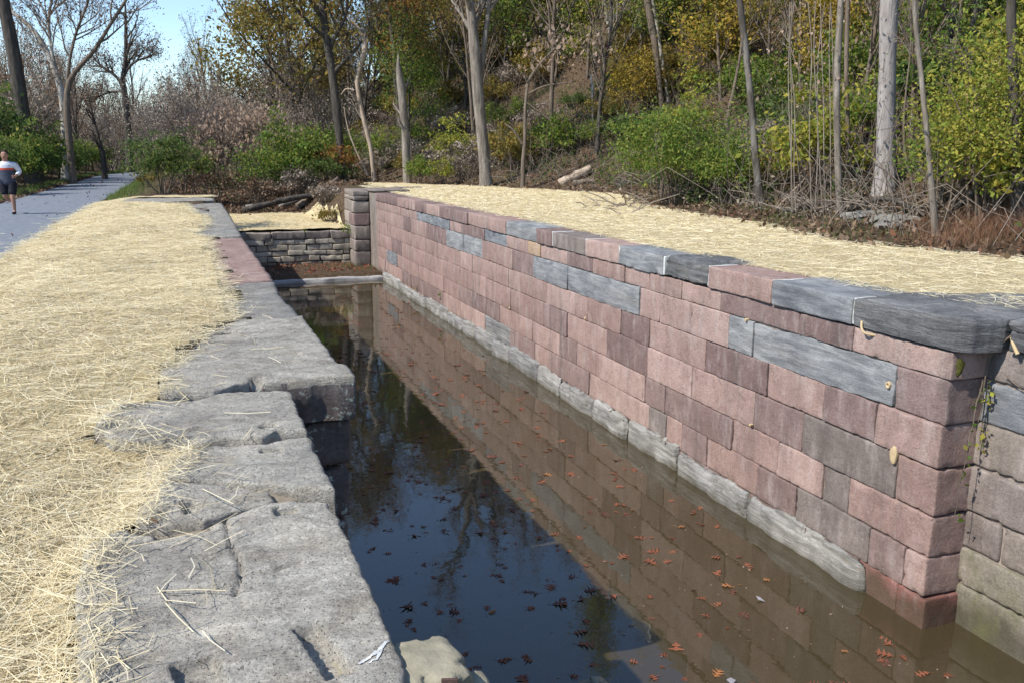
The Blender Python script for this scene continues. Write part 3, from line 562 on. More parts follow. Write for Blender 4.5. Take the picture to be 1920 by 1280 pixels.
# strays on the slabs and path edge
ns = 170; sx = []; sy = []
while len(sx) < ns:
    y = rng.uniform(1.7, 12); x = slab_left(y)+abs(rng.normal(0, .38)); 
    if x < .3 + (.35 if y > 6.5 else -.05): sx.append(x); sy.append(y)
sx, sy = np.array(sx), np.array(sy)
ex = [strands(sx, sy, np.full(ns, .016), rng.gamma(5, .035, ns)+.06, rng.uniform(.003, .006, ns), 77, .03)]
n4 = 26000; y4 = 1.2+rng.random(n4)**1.8*31; x4 = rng.uniform(-3.1, .4, n4); k4 = (n2(x4, y4, 1.1, 55, 3) > .08) & (x4 < slab_left(y4)) & (x4 > ledge(y4)); x4, y4 = x4[k4], y4[k4]; DK = strands(x4, y4, h0(x4, y4)+straw_h(x4, y4)+rng.uniform(.0, .03, len(x4)), rng.gamma(4, .03, len(x4))+.04, rng.uniform(.002, .0045, len(x4))*np.clip(.75+y4/16, 1, 2.2), 79); kind(mk('straw_mulch', *DK, M['oldstraw'], smooth=False), 'stuff', 'greyer weathered stalks in patches of the left straw', 'straw')
n3 = 500; y3 = rng.uniform(10, 32, n3); x3 = ledge(y3)-rng.exponential(.18, n3); ex.append(strands(x3, y3, np.full(n3, -.155), rng.gamma(5, .03, n3)+.05, rng.uniform(.005, .008, n3), 78, .02))
straw_obj('straw_mulch', np.arange(-3.6, 1.0, .11), np.concatenate([np.arange(-3, 12, .1), np.arange(12, 34.4, .22)]), lambda x, y: h0(x, y)+straw_h(x, y),
          lambda x, y: (x > ledge(y)) & (x < np.where(y < 33, slab_left(y), .8)-.04+.06*n2(x, y, 5, 9)), xx, yy, zz, Ls, ws, 'loose yellow straw spread between the trail and the slabs', 41, ex)
rn = lambda y: .22*n2(y*1.0, y*0, .5, 33)+.12*n2(y*1.0, y*0, 2.2, 34)
def fd_edge(x, y): return foot_d(x, y)+.3+.35*n2(x, y, .45, 35)+.15*n2(x, y, 2, 36)
bk = lambda y: np.interp(y, [4, 6.3, 7.6, 9, 10.4, 13, 16, 20, 33], [7.55, 7.5, 7.2, 7.25, 7.15, 7.1, 7.2, 7.1, 7.2])
n = 90000; yy = 4+rng.random(n)**1.35*36; xx = rng.uniform(6.9, 15.5, n); ok = (xx > bk(yy)+.02*rng.normal(0, 1, n)) & (fd_edge(xx, yy) < np.abs(rng.normal(0, .12, n))); xx, yy = xx[ok], yy[ok]
zz = h0(xx, yy)+straw_h(xx, yy)+rng.uniform(-.006, .02, len(xx)); zz = np.where(xx < bk(yy)+.25, np.maximum(zz, .1), zz)
dd = np.hypot(xx, yy); Ls = rng.gamma(5, .034, len(xx))+.06; ws = rng.uniform(.0035, .006, len(xx))*np.clip(dd/11, 1, 2.4)
straw_obj('straw_mulch', np.arange(6.9, 16, .16), np.arange(3, 44, .18), lambda x, y: np.where((x < bk(y)+.12), .07, h0(x, y)+straw_h(x, y)), lambda x, y: (x > bk(y)-.05) & (fd_edge(x, y) < 0) & ~((y > 33) & (x < 7.9)), xx, yy, zz, Ls, ws,
          'pale straw covering the bank beyond the red wall', 42)
n = 9000; xx = rng.uniform(.9, 6.0, n); yy = rng.uniform(36.4, 44.6, n); ok = yy < 41.8+.5*n2(xx, yy, .8, 3); ok &= h0(xx, yy) < -.9; xx, yy = xx[ok], yy[ok]; zz = h0(xx, yy)+straw_h(xx, yy)+.06+rng.uniform(0, .03, len(xx))
straw_obj('straw_mulch', np.arange(.8, 6.2, .16), np.arange(36.3, 45, .16), lambda x, y: h0(x, y)+straw_h(x, y)+.06, lambda x, y: (y < 41.8+.5*n2(x, y, .8, 3)) & (h0(x, y) < -.95+.12*n2(x, y, 2, 5)), xx, yy, zz, rng.gamma(5, .034, len(xx))+.06, rng.uniform(.006, .01, len(xx)), 'straw on the low terrace behind the rubble cross wall', 43)
# ---------------------------------------------------------------- leaves and tubes
def leafcloud(C, size, seed, aspect=.5, droop=.2, flat=.0):
    g = np.random.default_rng(seed); n = len(C); s = size*np.minimum(.45+g.gamma(2.2, .25, n), 1.65)[:, None]
    a = g.normal(size=(n, 3)); a[:, 2] -= droop*1.2; a /= np.linalg.norm(a, axis=1, keepdims=True)
    nn = g.normal(size=(n, 3)); nn[:, 2] += flat; bq = np.cross(a, nn); bq /= np.maximum(np.linalg.norm(bq, axis=1, keepdims=True), 1e-6); up = np.cross(bq, a)
    V = np.stack([C, C+a*s*.5+bq*s*aspect*.5+up*s*.08, C+a*s, C+a*s*.5-bq*s*aspect*.5+up*s*.08], 1).reshape(-1, 3)
    return V, np.arange(4*n).reshape(n, 4)
def tube(pts, rad, sides=6):
    pts = np.asarray(pts, float); rad = np.asarray(rad, float); n = len(pts); T = np.gradient(pts, axis=0); T /= np.maximum(np.linalg.norm(T, axis=1, keepdims=True), 1e-9)
    ref = np.array([1., .13, .07]) if abs(T[:, 2]).mean() > .5 else np.array([.1, .13, 1.]); A = np.cross(T, ref); A /= np.maximum(np.linalg.norm(A, axis=1, keepdims=True), 1e-9); B = np.cross(T, A)
    th = np.linspace(0, 2*np.pi, sides+1)[:-1]; V = pts[:, None]+rad[:, None, None]*(np.cos(th)[None, :, None]*A[:, None]+np.sin(th)[None, :, None]*B[:, None])
    I = np.arange(n*sides).reshape(n, sides); J = np.roll(I, -1, 1); F = np.stack([I[:-1], J[:-1], J[1:], I[1:]], -1).reshape(-1, 4)
    V = np.concatenate([V.reshape(-1, 3), pts[-1:]]); e = len(V)-1; k = I[-1]; F = np.concatenate([F, np.stack([k, np.roll(k, -1), np.full(sides, e), np.full(sides, e)], -1)[:, [0, 1, 2, 2]]]) if False else F
    return V, F
def smooth_line(pts, n):
    pts = np.asarray(pts, float); s = np.r_[0, np.cumsum(np.linalg.norm(np.diff(pts, axis=0), axis=1))]; q = np.linspace(0, s[-1], n); o = np.stack([np.interp(q, s, pts[:, k]) for k in range(pts.shape[1])], -1)
    for _ in range(2): o[1:-1] = .25*o[:-2]+.5*o[1:-1]+.25*o[2:]
    return o
class Tree:
    def __init__(s, seed): s.g = np.random.default_rng(seed); s.big = []; s.fine = []; s.tips = []
    def limb(s, p, d, L, r, lev, maxlev, spread=.75, up=.12, wig=.13, nb=(5, 5, 4), shrink=.55, t0=.25):
        g = s.g; n = 8 if lev == 0 else 6 if lev == 1 else 4; pts = [np.array(p, float)]; d = np.array(d, float); d /= np.linalg.norm(d); dirs = [d]
        for k in range(n-1):
            d = d+g.normal(0, wig, 3)+np.array([0, 0, up*(.6 if lev else .2)]); d /= np.linalg.norm(d); pts.append(pts[-1]+d*L/(n-1)); dirs.append(d)
        pts = np.array(pts); rad = r*np.linspace(1, .35, n)
        s.add(pts, rad, lev); s.children(pts, rad, L, lev, maxlev, spread, up, wig, nb, shrink, t0)
    def add(s, pts, rad, lev): (s.big if lev <= 1 else s.fine).append(tube(pts, np.maximum(rad, .006), 9 if lev == 0 else 5 if lev == 1 else 3))
    def children(s, pts, rad, L, lev, maxlev, spread=.75, up=.12, wig=.13, nb=(5, 5, 4), shrink=.55, t0=.25):
        g = s.g; n = len(pts)
        if lev >= maxlev: s.tips += [pts[-1], pts[-2], .5*(pts[-1]+pts[-2])]+([pts[n//2]] if lev else []); return
        for k in range(nb[min(lev, len(nb)-1)]):
            t = t0+(1-t0)*(k+g.random())/nb[min(lev, len(nb)-1)]; f = min(t, .999)*(n-1); i = int(f); q = pts[i]+(pts[min(i+1, n-1)]-pts[i])*(f-i)
            dd = pts[min(i+1, n-1)]-pts[max(i-1, 0)]; dd = dd/max(np.linalg.norm(dd), 1e-6); a = g.normal(size=3); a -= dd*(a@dd); a /= np.linalg.norm(a); th = spread*g.uniform(.7, 1.25)
            nd = dd*math.cos(th)+a*math.sin(th)+np.array([0, 0, up]); rr = max(rad[i]*.6, .006); s.limb(q, nd, L*shrink*g.uniform(.65, 1.2)*(1.15-.5*t), rr, lev+1, maxlev, spread, up, wig, nb, shrink, .2)
    def build(s, name, barkm, twigm=None, leafm=None, leaf=0.1, per=4, jit=.35, loc=(0, 0, 0), droop=.3, parent_cls='crown', aspect=.55):
        root = empty(name, loc)
        V, F = join(s.big); mk('trunk', V, F, barkm, root)
        mats = []; parts = []; mi = []
        if s.fine: V, F = join(s.fine); parts.append((V, F)); mats.append(twigm or barkm); mi.append(np.zeros(len(F), int))
        if leafm is not None and s.tips:
            T = np.array(s.tips); C = np.repeat(T, per, 0)+s.g.normal(0, jit, (len(T)*per, 3)); V, F = leafcloud(C, leaf, int(s.g.integers(1e6)), aspect, droop); parts.append((V, F)); mi.append(np.full(len(F), len(mats))); mats.append(leafm)
        if parts: V, F = join(parts); mk(parent_cls, V, F, mats, root, mi=np.concatenate(mi), smooth=False)
        return root
NRM = np.array([math.sin(YAW), math.cos(YAW), 0])
def plane_pt(u, v, B):                        # point seen at (u, v) in the upright plane through B facing the camera
    d = ray(u, v); return CAM+d*(((B-CAM)@NRM)/(d@NRM))
def traced(seed, B, pts, H=None, top_r=None, n=14):
    """trunk whose bends follow outline points (u, v, width) on its own upright plane; continues upward to height H"""
    dep = (B-CAM)@_f; P = np.array([plane_pt(u, v, B) for u, v, w in pts]); r = np.array([w*.5*dep/FPX for u, v, w in pts])
    P[0] = B if np.linalg.norm(P[0]-B) < 1.5 else P[0]; P[0, 2] -= .15
    if H:
        d = P[-1]-P[-2]; d /= np.linalg.norm(d); d = d*.7+np.array([0, 0, .3])
        hh = max(H-(P[-1, 2]-B[2]), 1); g = np.random.default_rng(seed); q = P[-1]
        for k in range(5): d = d+g.normal(0, .07, 3); d /= np.linalg.norm(d); q = q+d*hh/5; P = np.vstack([P, q]); r = np.r_[r, r[len(pts)-1]*(1-.17*(k+1))]
    L = smooth_line(np.column_stack([P, r]), 34); t = Tree(seed); pts3, rad = L[:, :3], np.maximum(L[:, 3], .012)
    rad[0] *= 1.25; rad[1] *= 1.06
    V_, F_t = tube(pts3-np.array(B), rad, 16); ce = np.repeat(pts3-np.array(B), 16, 0)[:len(V_)-1]; dv = V_[:-1]-ce; V_[:-1] = ce+dv*(1+.16*fbm((V_[:-1]+seed)*np.array([3, 3, 1.1])/max(rad[0]*5, .25), seed, 4)+.07*fbm((V_[:-1]+seed)*np.array([9, 9, 1.2])/max(rad[0]*5, .3), seed+3, 3))[:, None]; pts3 = pts3+fbm(np.stack([pts3[:, 2]*.9, pts3[:, 0]*0+seed, pts3[:, 0]*0], -1), seed, 3)[:, None]*np.array([.03, .03, 0])
    t.big.append((V_, F_t)); t.tr = (pts3-np.array(B), rad); return t
def ybase(u, Y):                              # ground point on the line of sight column u at depth Y
    X = aty(u, 330, Y)[0]; return np.array([X, Y, float(h0(X, Y))])
# ---------------------------------------------------------------- trees with a face of their own
def bare_top(t, L, nb=6, t0=.45, maxlev=3, spread=.7, **k): t.children(t.tr[0], t.tr[1], L, 0, maxlev, spread, t0=t0, nb=(nb, 6, 4), **k); return t
B = ybase(64, 54); t = bare_top(traced(1, B, [(66, 330, 32), (50, 270, 28), (38, 180, 25), (22, 80, 22), (4, -10, 20)], 16), 6, 6, .6); tag(t.build('leaning_tree', M['barkdark'], M['barkdark'], loc=B), 'thick dark leaning trunk behind the bushes by the runner', 'tree')
B = ybase(122, 58); t = traced(2, B, [(124, 300, 15), (120, 200, 13), (112, 150, 12), (84, 85, 10), (50, 40, 8), (12, 18, 6)], 21)
dep = (B-CAM)@_f
for pl in ([(116, 170, 9), (98, 110, 8), (92, 70, 7), (90, 30, 6), (92, 0, 6), (120, -40, 4)], [(88, 30, 5), (74, 6, 5), (60, -30, 4)], [(95, 25, 5), (108, 12, 4), (122, 4, 4), (124, -20, 3)]):
    P = np.array([plane_pt(u, v, B)-B for u, v, w in pl]); rr = [w*.4*dep/FPX for u, v, w in pl]; L = smooth_line(np.column_stack([P, rr]), 10); t.big.append(tube(L[:, :3], L[:, 3], 8)); t.children(L[:, :3], L[:, 3], 4.5, 0, 3, .7, nb=(10, 7, 5))
bare_top(t, 6, 11, .45); tag(t.build('sycamore_tree', M['sycamore'], M['twig'], M['dead'], .12, 1, .3, B), 'bare sycamore with whitish upper limbs beyond the trail bushes', 'tree')
B = ybase(136, 54); t = traced(3, B, [(122, 300, 13), (124, 200, 12), (126, 150, 11), (140, 132, 8), (165, 112, 8), (190, 78, 7), (206, 45, 6), (230, 12, 5), (250, -20, 4)], 19)
dep = (B-CAM)@_f; pl = [(126, 150, 8), (129, 120, 7), (134, 95, 6), (142, 60, 6), (158, 25, 5), (170, -10, 4)]
P = np.array([plane_pt(u, v, B)-B for u, v, w in pl]); L = smooth_line(np.column_stack([P, [w*.4*dep/FPX for *_, w in pl]]), 10); t.big.append(tube(L[:, :3], L[:, 3], 8)); t.children(L[:, :3], L[:, 3], 4.5, 0, 3, .75, nb=(11, 7, 5)); bare_top(t, 5, 14, .4)
tag(t.build('forked_tree', M['barkbrown'], M['twig'], M['dead'], .11, 1, .3, B), 'grey forked bare tree with one long limb curving right toward open sky', 'tree')
B = ybase(245, 82); t = traced(4, B, [(248, 315, 15), (240, 240, 12), (234, 175, 11), (228, 150, 10), (236, 120, 7), (236, 60, 6), (236, 30, 4)], 16)
dep = (B-CAM)@_f
for pl in ([(230, 165, 8), (222, 145, 7), (205, 133, 6), (186, 124, 5), (176, 110, 3)], [(232, 172, 6), (205, 172, 5), (185, 180, 4), (170, 192, 3)], [(231, 150, 6), (240, 125, 5), (258, 112, 4), (285, 105, 3)]):
    P = np.array([plane_pt(u, v, B)-B for u, v, w in pl]); L = smooth_line(np.column_stack([P, [w*.4*dep/FPX for *_, w in pl]]), 8); t.big.append(tube(L[:, :3], L[:, 3], 6)); t.children(L[:, :3], L[:, 3], 4.0, 0, 3, .75, nb=(9, 7, 5))
bare_top(t, 5, 11, .45); tag(t.build('spreading_tree', M['barkdark'], M['barkbrown'], M['dead'], .14, 1, .4, B), 'dark spreading bare tree at the bend of the trail', 'tree')
B = ybase(196, 62); t = traced(5, B, [(196, 312, 11), (193, 290, 10), (186, 265, 6), (180, 240, 4)], 5.5); bare_top(t, 2.6, 8, .25); tag(t.build('small_tree', M['barkdark'], M['barkdark'], loc=B), 'small crooked dark tree leaning over the left trail edge', 'tree')
B = ybase(645, 47); t = traced(6, B, [(648, 352, 15), (640, 300, 14), (632, 210, 15), (622, 130, 15), (610, 60, 14), (602, -5, 13)], 14)
t.children(t.tr[0], t.tr[1], 6.5, 0, 3, .95, .05, nb=(11, 5, 4), t0=.36); tag(t.build('oak_tree', M['barkdark'], M['barkdark'], M['olive'], .17, 6, .4, B), 'dark slim oak holding olive autumn leaves left of the slope', 'tree')
for sd, u, Y, hh, lab in ((11, 560, 62, 17, 'olive leaved tree rising behind the pale shrub, nearest open sky'), (12, 515, 68, 14, 'lower olive tree at the left edge of the leafy slope')):
    B = ybase(u, Y); t = Tree(sd); t.limb((0, 0, -.2), (0, 0, 1), hh*.8, .2, 0, 3, .85, .1, .06, (10, 6, 4), .5, .3); tag(t.build('oak_tree', M['barkdark'], M['barkbrown'], M['olive'], .24, 8, .55, B), lab, 'tree', 'olive oaks at the left of the slope')
B = ybase(702, 46); t = traced(13, B, [(704, 340, 9), (696, 280, 8), (676, 200, 8), (668, 150, 7), (674, 128, 9), (688, 82, 10), (672, 52, 7), (650, 30, 2)])
P = np.array([plane_pt(u, v, B)-B for u, v in [(690, 78), (686, 60), (676, 46)]]); t.big.append(tube(P, [.05, .035, .02], 5))
for pl in ([(664, 170), (648, 165), (640, 178)], [(690, 330), (668, 285), (650, 240), (645, 200)]):
    P = np.array([plane_pt(u, v, B)-B for u, v in pl]); t.big.append(tube(smooth_line(P, 8), np.linspace(.06, .02, 8), 6))
t.children(t.tr[0], t.tr[1], 2.2, 1, 3, .8, nb=(4, 6, 3)); tag(t.build('dead_tree', M['snag'], M['twig'], loc=B), 'broken dead tree bent at its bare tan top', 'tree')
B = ybase(764, 42.5); t = traced(14, B, [(766, 330, 17), (760, 250, 15), (754, 180, 15), (749, 140, 13), (746, 122, 8), (747, 104, 2)]); t.children(t.tr[0], t.tr[1], 1.6, 1, 3, .8, nb=(4, 4, 3)); tag(t.build('snag_tree', M['barkgrey'], M['twig'], loc=B), 'straight grey snag with a splintered top', 'dead tree')
B = hit(912, 350); t = traced(15, B, [(913, 352, 25), (908, 300, 21), (902, 230, 21), (895, 150, 20), (888, 70, 18), (880, -5, 17)], 14)
dep = (B-CAM)@_f; pl = [(902, 190, 12), (906, 120, 13), (914, 70, 13), (920, 20, 12), (922, -30, 11), (930, -120, 8)]; P = np.array([plane_pt(u, v, B)-B+np.array([0, .25, 0]) for u, v, w in pl]); L = smooth_line(np.column_stack([P, [w*.4*dep/FPX for *_, w in pl]]), 10); t.big.append(tube(L[:, :3], L[:, 3], 9)); t.children(L[:, :3], L[:, 3], 5, 0, 3, .7, nb=(7, 4, 3), t0=.5)
bare_top(t, 5, 12, .42); tag(t.build('twin_stem_tree', M['barkgrey'], M['twig'], M['dead'], .11, 1, .3, B), 'pale grey tree with twin stems at the back edge of the straw', 'tree')
B = hit(980, 355); t = traced(16, B, [(979, 356, 9), (981, 300, 8), (984, 268, 6), (985, 200, 6), (990, 150, 5), (1020, 110, 4), (1060, 75, 3)])
dep = (B-CAM)@_f
for pl in ([(985, 180, 4), (1020, 160, 3), (1075, 155, 2)], [(984, 190, 4), (1010, 210, 3), (1030, 225, 2)], [(980, 270, 4), (960, 240, 3), (945, 232, 2)], [(985, 165, 4), (1005, 130, 3), (1040, 95, 2)]):
    P = np.array([plane_pt(u, v, B)-B for u, v, w in pl]); L = smooth_line(np.column_stack([P, [w*.6*dep/FPX for *_, w in pl]]), 8); t.big.append(tube(L[:, :3], L[:, 3], 5))
t.children(t.tr[0], t.tr[1], 1.8, 1, 3, .8, nb=(4, 5, 4)); T0 = t.tips; t.tips = [plane_pt(u, v, B)-B+np.array([0, random.uniform(-.6, .6), 0]) for u, v in [(random.gauss(1062, 32), random.gauss(82, 16)) for _ in range(60)]+[(random.gauss(1000, 22), random.gauss(110, 14)) for _ in range(16)]]
tag(t.build('sapling', M['barkbrown'], M['twig'], M['pale'], .2, 3, .22, B, 1.3), 'slender sapling holding pale pinkish dead leaves', 'sapling')
def simple(sd, B, pts, H, bk_, name, lab, cat='tree', leafm=None, leaf=.1, per=2, L=4, nb=7, t0=.5, tw='twig', group=None, jit=.4):
    t = bare_top(traced(sd, B, pts, H), L, nb, t0); return tag(t.build(name, M[bk_], M[tw], M[leafm] if leafm else None, leaf, per, jit, B), lab, cat, group)
B = hit(1152, 95); t = traced(17, B, [(1152, 98, 14), (1148, 55, 16), (1136, 20, 13), (1140, -8, 12)], 13); dep = (B-CAM)@_f
P = np.array([plane_pt(u, v, B)-B for u, v in [(1150, 55), (1162, 25), (1174, -5), (1185, -60)]]); t.big.append(tube(smooth_line(P, 8), np.linspace(.26, .16, 8), 9)); bare_top(t, 5, 8, .5)
tag(t.build('forked_tree', M['sycamore'], M['twig'], M['olive'], .2, 2, .4, B), 'pale whitish forked tree high on the green slope', 'tree')
simple(18, hit(1243, 215), [(1243, 222, 8), (1236, 150, 10), (1228, 80, 13), (1212, -5, 14)], 14, 'barkbrown', 'slope_tree', 'brown leaning tree standing behind the large green bush', leafm='ltgreen', leaf=.16)
simple(19, hit(1254, 190), [(1254, 195, 6), (1247, 150, 6), (1238, 90, 7), (1222, -5, 7)], 13, 'sycamore', 'slope_tree', 'thin pale tree beside the brown leaning one', leafm='olive', leaf=.15)
simple(20, hit(1315, 85), [(1315, 90, 5), (1313, 40, 6), (1311, -5, 6)], 9, 'sycamore', 'slope_tree', 'short white stem amid yellow leaves high on the slope')
simple(21, hit(1428, 386), [(1428, 388, 16), (1420, 330, 13), (1412, 240, 13), (1404, 140, 12), (1394, 60, 12), (1386, -5, 11)], 15, 'spotted', 'spotted_tree', 'slim dark tree with pale lichen spots right of the large bush', leafm='olive', leaf=.1)
t = traced(22, hit(1577, 400), [(1577, 402, 15), (1572, 340, 11), (1570, 250, 11), (1568, 160, 12), (1572, 80, 12), (1578, -5, 12)], 14); B = hit(1577, 400); bare_top(t, 3.2, 8, .45)
t.tips = [plane_pt(random.gauss(1545, 45), random.uniform(-20, 190), B)-B+np.array([0, random.uniform(-.5, .9), 0]) for _ in range(190)]
for k in range(9):
    u = random.gauss(1552, 30); P = np.array([plane_pt(u+random.gauss(0, 6), v, B)-B+np.array([0, .3, 0]) for v in (400, 300, 200, 100, 0)]); t.fine.append(tube(smooth_line(P, 10), np.full(10, .014), 4))
tag(t.build('vine_hung_tree', M['barkgrey'], M['twig'], M['pale'], .075, 2, .2, B, 1.2), 'grey trunk hung with vines and pinkish dead leaves', 'tree')
simple(23, hit(1592, 345), [(1590, 350, 8), (1590, 250, 8), (1586, 120, 8), (1590, -5, 8)], 13, 'barkbrown', 'slope_tree', 'thin brown tree close behind the vine hung trunk')
simple(24, hit(1658, 358), [(1659, 362, 39), (1660, 340, 33), (1661, 250, 31), (1664, 120, 32), (1666, -5, 31)], 15, 'barkbig', 'big_tree', 'thickest pale trunk on the slope, straight and furrowed', L=6, t0=.6)
simple(25, hit(1757, 440), [(1757, 442, 13), (1750, 380, 11), (1741, 280, 10), (1728, 150, 9), (1716, 40, 8), (1712, -5, 8)], 11, 'barkgrey', 'slim_tree', 'slim grey leaning tree standing nearest the straw', leafm='ltgreen', leaf=.06, per=1, L=2.5)
simple(26, hit(1912, 420), [(1914, 424, 26), (1906, 330, 18), (1902, 180, 17), (1896, 60, 16), (1894, -5, 16)], 13, 'barkdark', 'dark_tree', 'dark trunk at the edge of the yellow green foliage', leafm='ltgreen', leaf=.07, per=3, L=3, t0=.35)
simple(27, hit(1722, 378), [(1724, 380, 7), (1708, 330, 6), (1696, 290, 6), (1694, 220, 4), (1700, 160, 3)], 5.5, 'barkbrown', 'crooked_sapling', 'crooked brown sapling right of the thickest trunk', 'sapling', L=1.2)
simple(28, hit(1770, 380), [(1780, 392, 9), (1766, 330, 7), (1756, 290, 6), (1770, 240, 4)], 4.5, 'barkbrown', 'crooked_sapling', 'leaning brown sapling among leaves right of the slim grey tree', 'sapling', leafm='green', leaf=.07, L=1.2)
simple(29, hit(1112, 235), [(1114, 205, 4), (1111, 160, 5), (1108, 140, 4)], None, 'sycamore', 'pale_stub', 'short pale broken stem on the mid slope', 'dead tree', L=.6, nb=3)
simple(30, hit(1355, 285), [(1352, 290, 13), (1362, 240, 9), (1368, 205, 7)], 7, 'barkbrown', 'slope_tree', 'short stem leaning out beside the bare clay scar', leafm='olive', leaf=.13)
B = hit(735, 330); B = ybase(752, 56); t = Tree(31); t.limb((0, 0, -.2), (0, 0, 1), 12, .22, 0, 3, .85, .08, .06, (12, 6, 4), .45, .25); tag(t.build('autumn_tree', M['barkdark'], M['barkbrown'], M['orange'], .2, 7, .45, B), 'tree with orange brown autumn leaves above the grey snag', 'tree')
# ---------------------------------------------------------------- shrubs
def bush(sd, W_, H_, n, leafm, leaf, name='shrub', stems=9, hollow=.35, clump=9, twigm='barkbrown', droop=.3, lowcut=0.12):
    g = np.random.default_rng(sd); parts = []; C = []
    for k in range(stems):
        a = g.uniform(0, 6.28); e = np.array([math.cos(a)*W_*.42*g.random()**.5, math.sin(a)*W_*.42*g.random()**.5, H_*g.uniform(.6, .95)])
        p0 = np.array([math.cos(a)*.12*W_*g.random(), math.sin(a)*.12*W_*g.random(), -.1]); md = .5*(p0+e)+np.array([0, 0, .1*H_])+g.normal(0, .06*W_, 3); L = smooth_line([p0, md, e], 7); parts.append(tube(L, np.linspace(.012+.006*H_, .005, 7), 4))
        for j in range(4):
            q = L[g.integers(2, 7)]; e2 = q+g.normal(0, .22*W_, 3); parts.append(tube(np.array([q, .5*(q+e2)+g.normal(0, .03, 3), e2]), [.008, .006, .004], 3))
    nc = max(8, n//60)
    for k in range(nc):                     # leaf clumps through an uneven volume
        a = g.uniform(0, 6.28); el = math.acos(g.uniform(-.25, 1)); rr = (hollow+(1-hollow)*g.random()**.6)*g.uniform(.6, 1.22)*(1+.22*math.sin(2*a+sd)+.15*math.sin(5*a+sd*2))
        c = np.array([math.cos(a)*math.sin(el)*W_*.5*rr, math.sin(a)*math.sin(el)*W_*.5*rr, H_*(.45+.5*math.cos(el)*rr)]); c[2] = max(c[2], lowcut*H_)
        m = int(n/nc*g.uniform(.3, 1.7)); C.append(c+g.normal(0, 1, (m, 3))*np.array([.085*W_, .085*W_, .05*H_+.03])*g.uniform(.35, 1.35))
    C = np.concatenate(C); C = C[C[:, 2] > .04]; V, F = leafcloud(C, leaf, sd+5, .55, droop, .6); root = empty(name); Vs, Fs = join(parts); mk('stems', Vs, Fs, M[twigm], root); mk('foliage', V, F, M[leafm], root, smooth=False); return root
def place(root, p, rz=None, sc=1.0, lab='', cat='shrub', group=None):
    root.location = [float(c) for c in p]; root.rotation_euler.z = random.uniform(0, 6.28) if rz is None else rz; root.scale = (sc,)*3; return tag(root, lab, cat, group)
p = hit(1290, 388); place(bush(41, 3.5, 3.1, 11500, 'green', .085, 'large_bush', 14), p+np.array([.2, .9, 0]), 0, 1, 'large green honeysuckle bush spilling onto the straw edge')
p = hit(1370, 385); place(bush(42, 2.3, 1.9, 5000, 'green', .08, 'leafy_bush', 8), p+np.array([.1, .6, 0]), 0, 1, 'lower bush between the large green bush and the spotted tree')
p = hit(1250, 380); place(bush(43, 1.7, 2.4, 1500, 'ltgreen', .09, 'leafy_bush', 8), p+np.array([.1, .4, 0]), 0, 1, 'yellow green bush at the left front of the large green one')
p = hit(1868, 440); place(bush(44, 3.0, 3.9, 11000, 'ltgreen', .07, 'tall_bush', 12), p+np.array([.5, .7, 0]), 0, 1, 'tall yellow green bush under the dark trunk')
p = hit(1790, 415); place(bush(45, 2.2, 2.4, 4200, 'green', .065, 'leafy_bush', 9), p+np.array([.5, .9, .1]), 0, 1, 'green bush left of the tall yellow green one')
p = hit(562, 352); p = ybase(560, 48); place(bush(46, 4.0, 4.1, 7500, 'green', .15, 'round_bush', 12), p, 0, 1, 'rounded bright green bush beyond the rubble wall terrace')
p = ybase(545, 50); place(bush(47, 4.6, 2.2, 4200, 'dkgreen', .13, 'low_bush', 10), p, 0, 1, 'dark low bush in front of the rounded bright green one')
p = ybase(500, 52); place(bush(147, 3.2, 2.6, 2600, 'dkgreen', .13, 'low_bush', 10), p, 0, 1, 'dark low bush behind the fallen logs')
p = ybase(622, 47); place(bush(48, 2.6, 2.0, 1300, 'orange', .13, 'thin_bush', 10), p, 0, 1, 'thin bush with rusty leaves beside the slim oak')
p = ybase(785, 41.5); place(bush(49, 1.6, 1.5, 1500, 'green', .1, 'leafy_bush', 8), p, 0, 1, 'small green bush at the foot of the grey snag')
p = ybase(826, 41); place(bush(50, 1.5, 1.5, 1300, 'ltgreen', .1, 'leafy_bush', 8), p, 0, 1, 'small lighter green bush left of the twin stem tree')
p = ybase(305, 37.5); place(bush(51, 2.9, 2.6, 3400, 'dkgreen', .11, 'path_bush', 12), p, 0, 1, 'dark bush right of the trail near the end slab')
p = ybase(345, 46); place(bush(52, 3.2, 2.7, 3000, 'green', .12, 'path_bush', 12), p, 0, 1, 'greyer green bush just right of the dark trail bush')
p = ybase(395, 47); place(bush(53, 3.6, 2.4, 1700, 'dead', .12, 'brown_bush', 16), p, 0, 1, 'brown half bare bush beyond the left wall end')
p = ybase(455, 50); place(bush(153, 3.6, 2.2, 1700, 'dkgreen', .12, 'brown_bush', 16), p, 0, 1, 'half bare bush left of the fallen logs')
p = ybase(275, 44); place(bush(54, 1.6, .9, 700, 'olive', .1, 'weed_clump', 9), p, 0, 1, 'low olive weeds on the grassy trail shoulder')
for sd, u, Y, hh, lab in ((55, 450, 54, 5.6, 'pale pinkish leaved shrub tree behind the brown bushes'), (56, 395, 60, 5.0, 'paler shrub tree left of the larger pinkish one')):
    B = ybase(u, Y); t = Tree(sd)
    for k in range(6): a = k*1.05; t.limb((.2*math.cos(a), .2*math.sin(a), -.1), (.5*math.cos(a), .5*math.sin(a), 1), hh*.8, .07, 0, 3, .7, .06, .1, (8, 5, 3), .45, .3)
    tag(t.build('shrub_tree', M['barkbrown'], M['twig'], M['pale'], .2, 1, .22, B, 1.4), lab, 'tree', 'pale leaved shrub trees')
lf = [('dkgreen', 60), ('green', 61), ('dkgreen', 62)]; src = {}
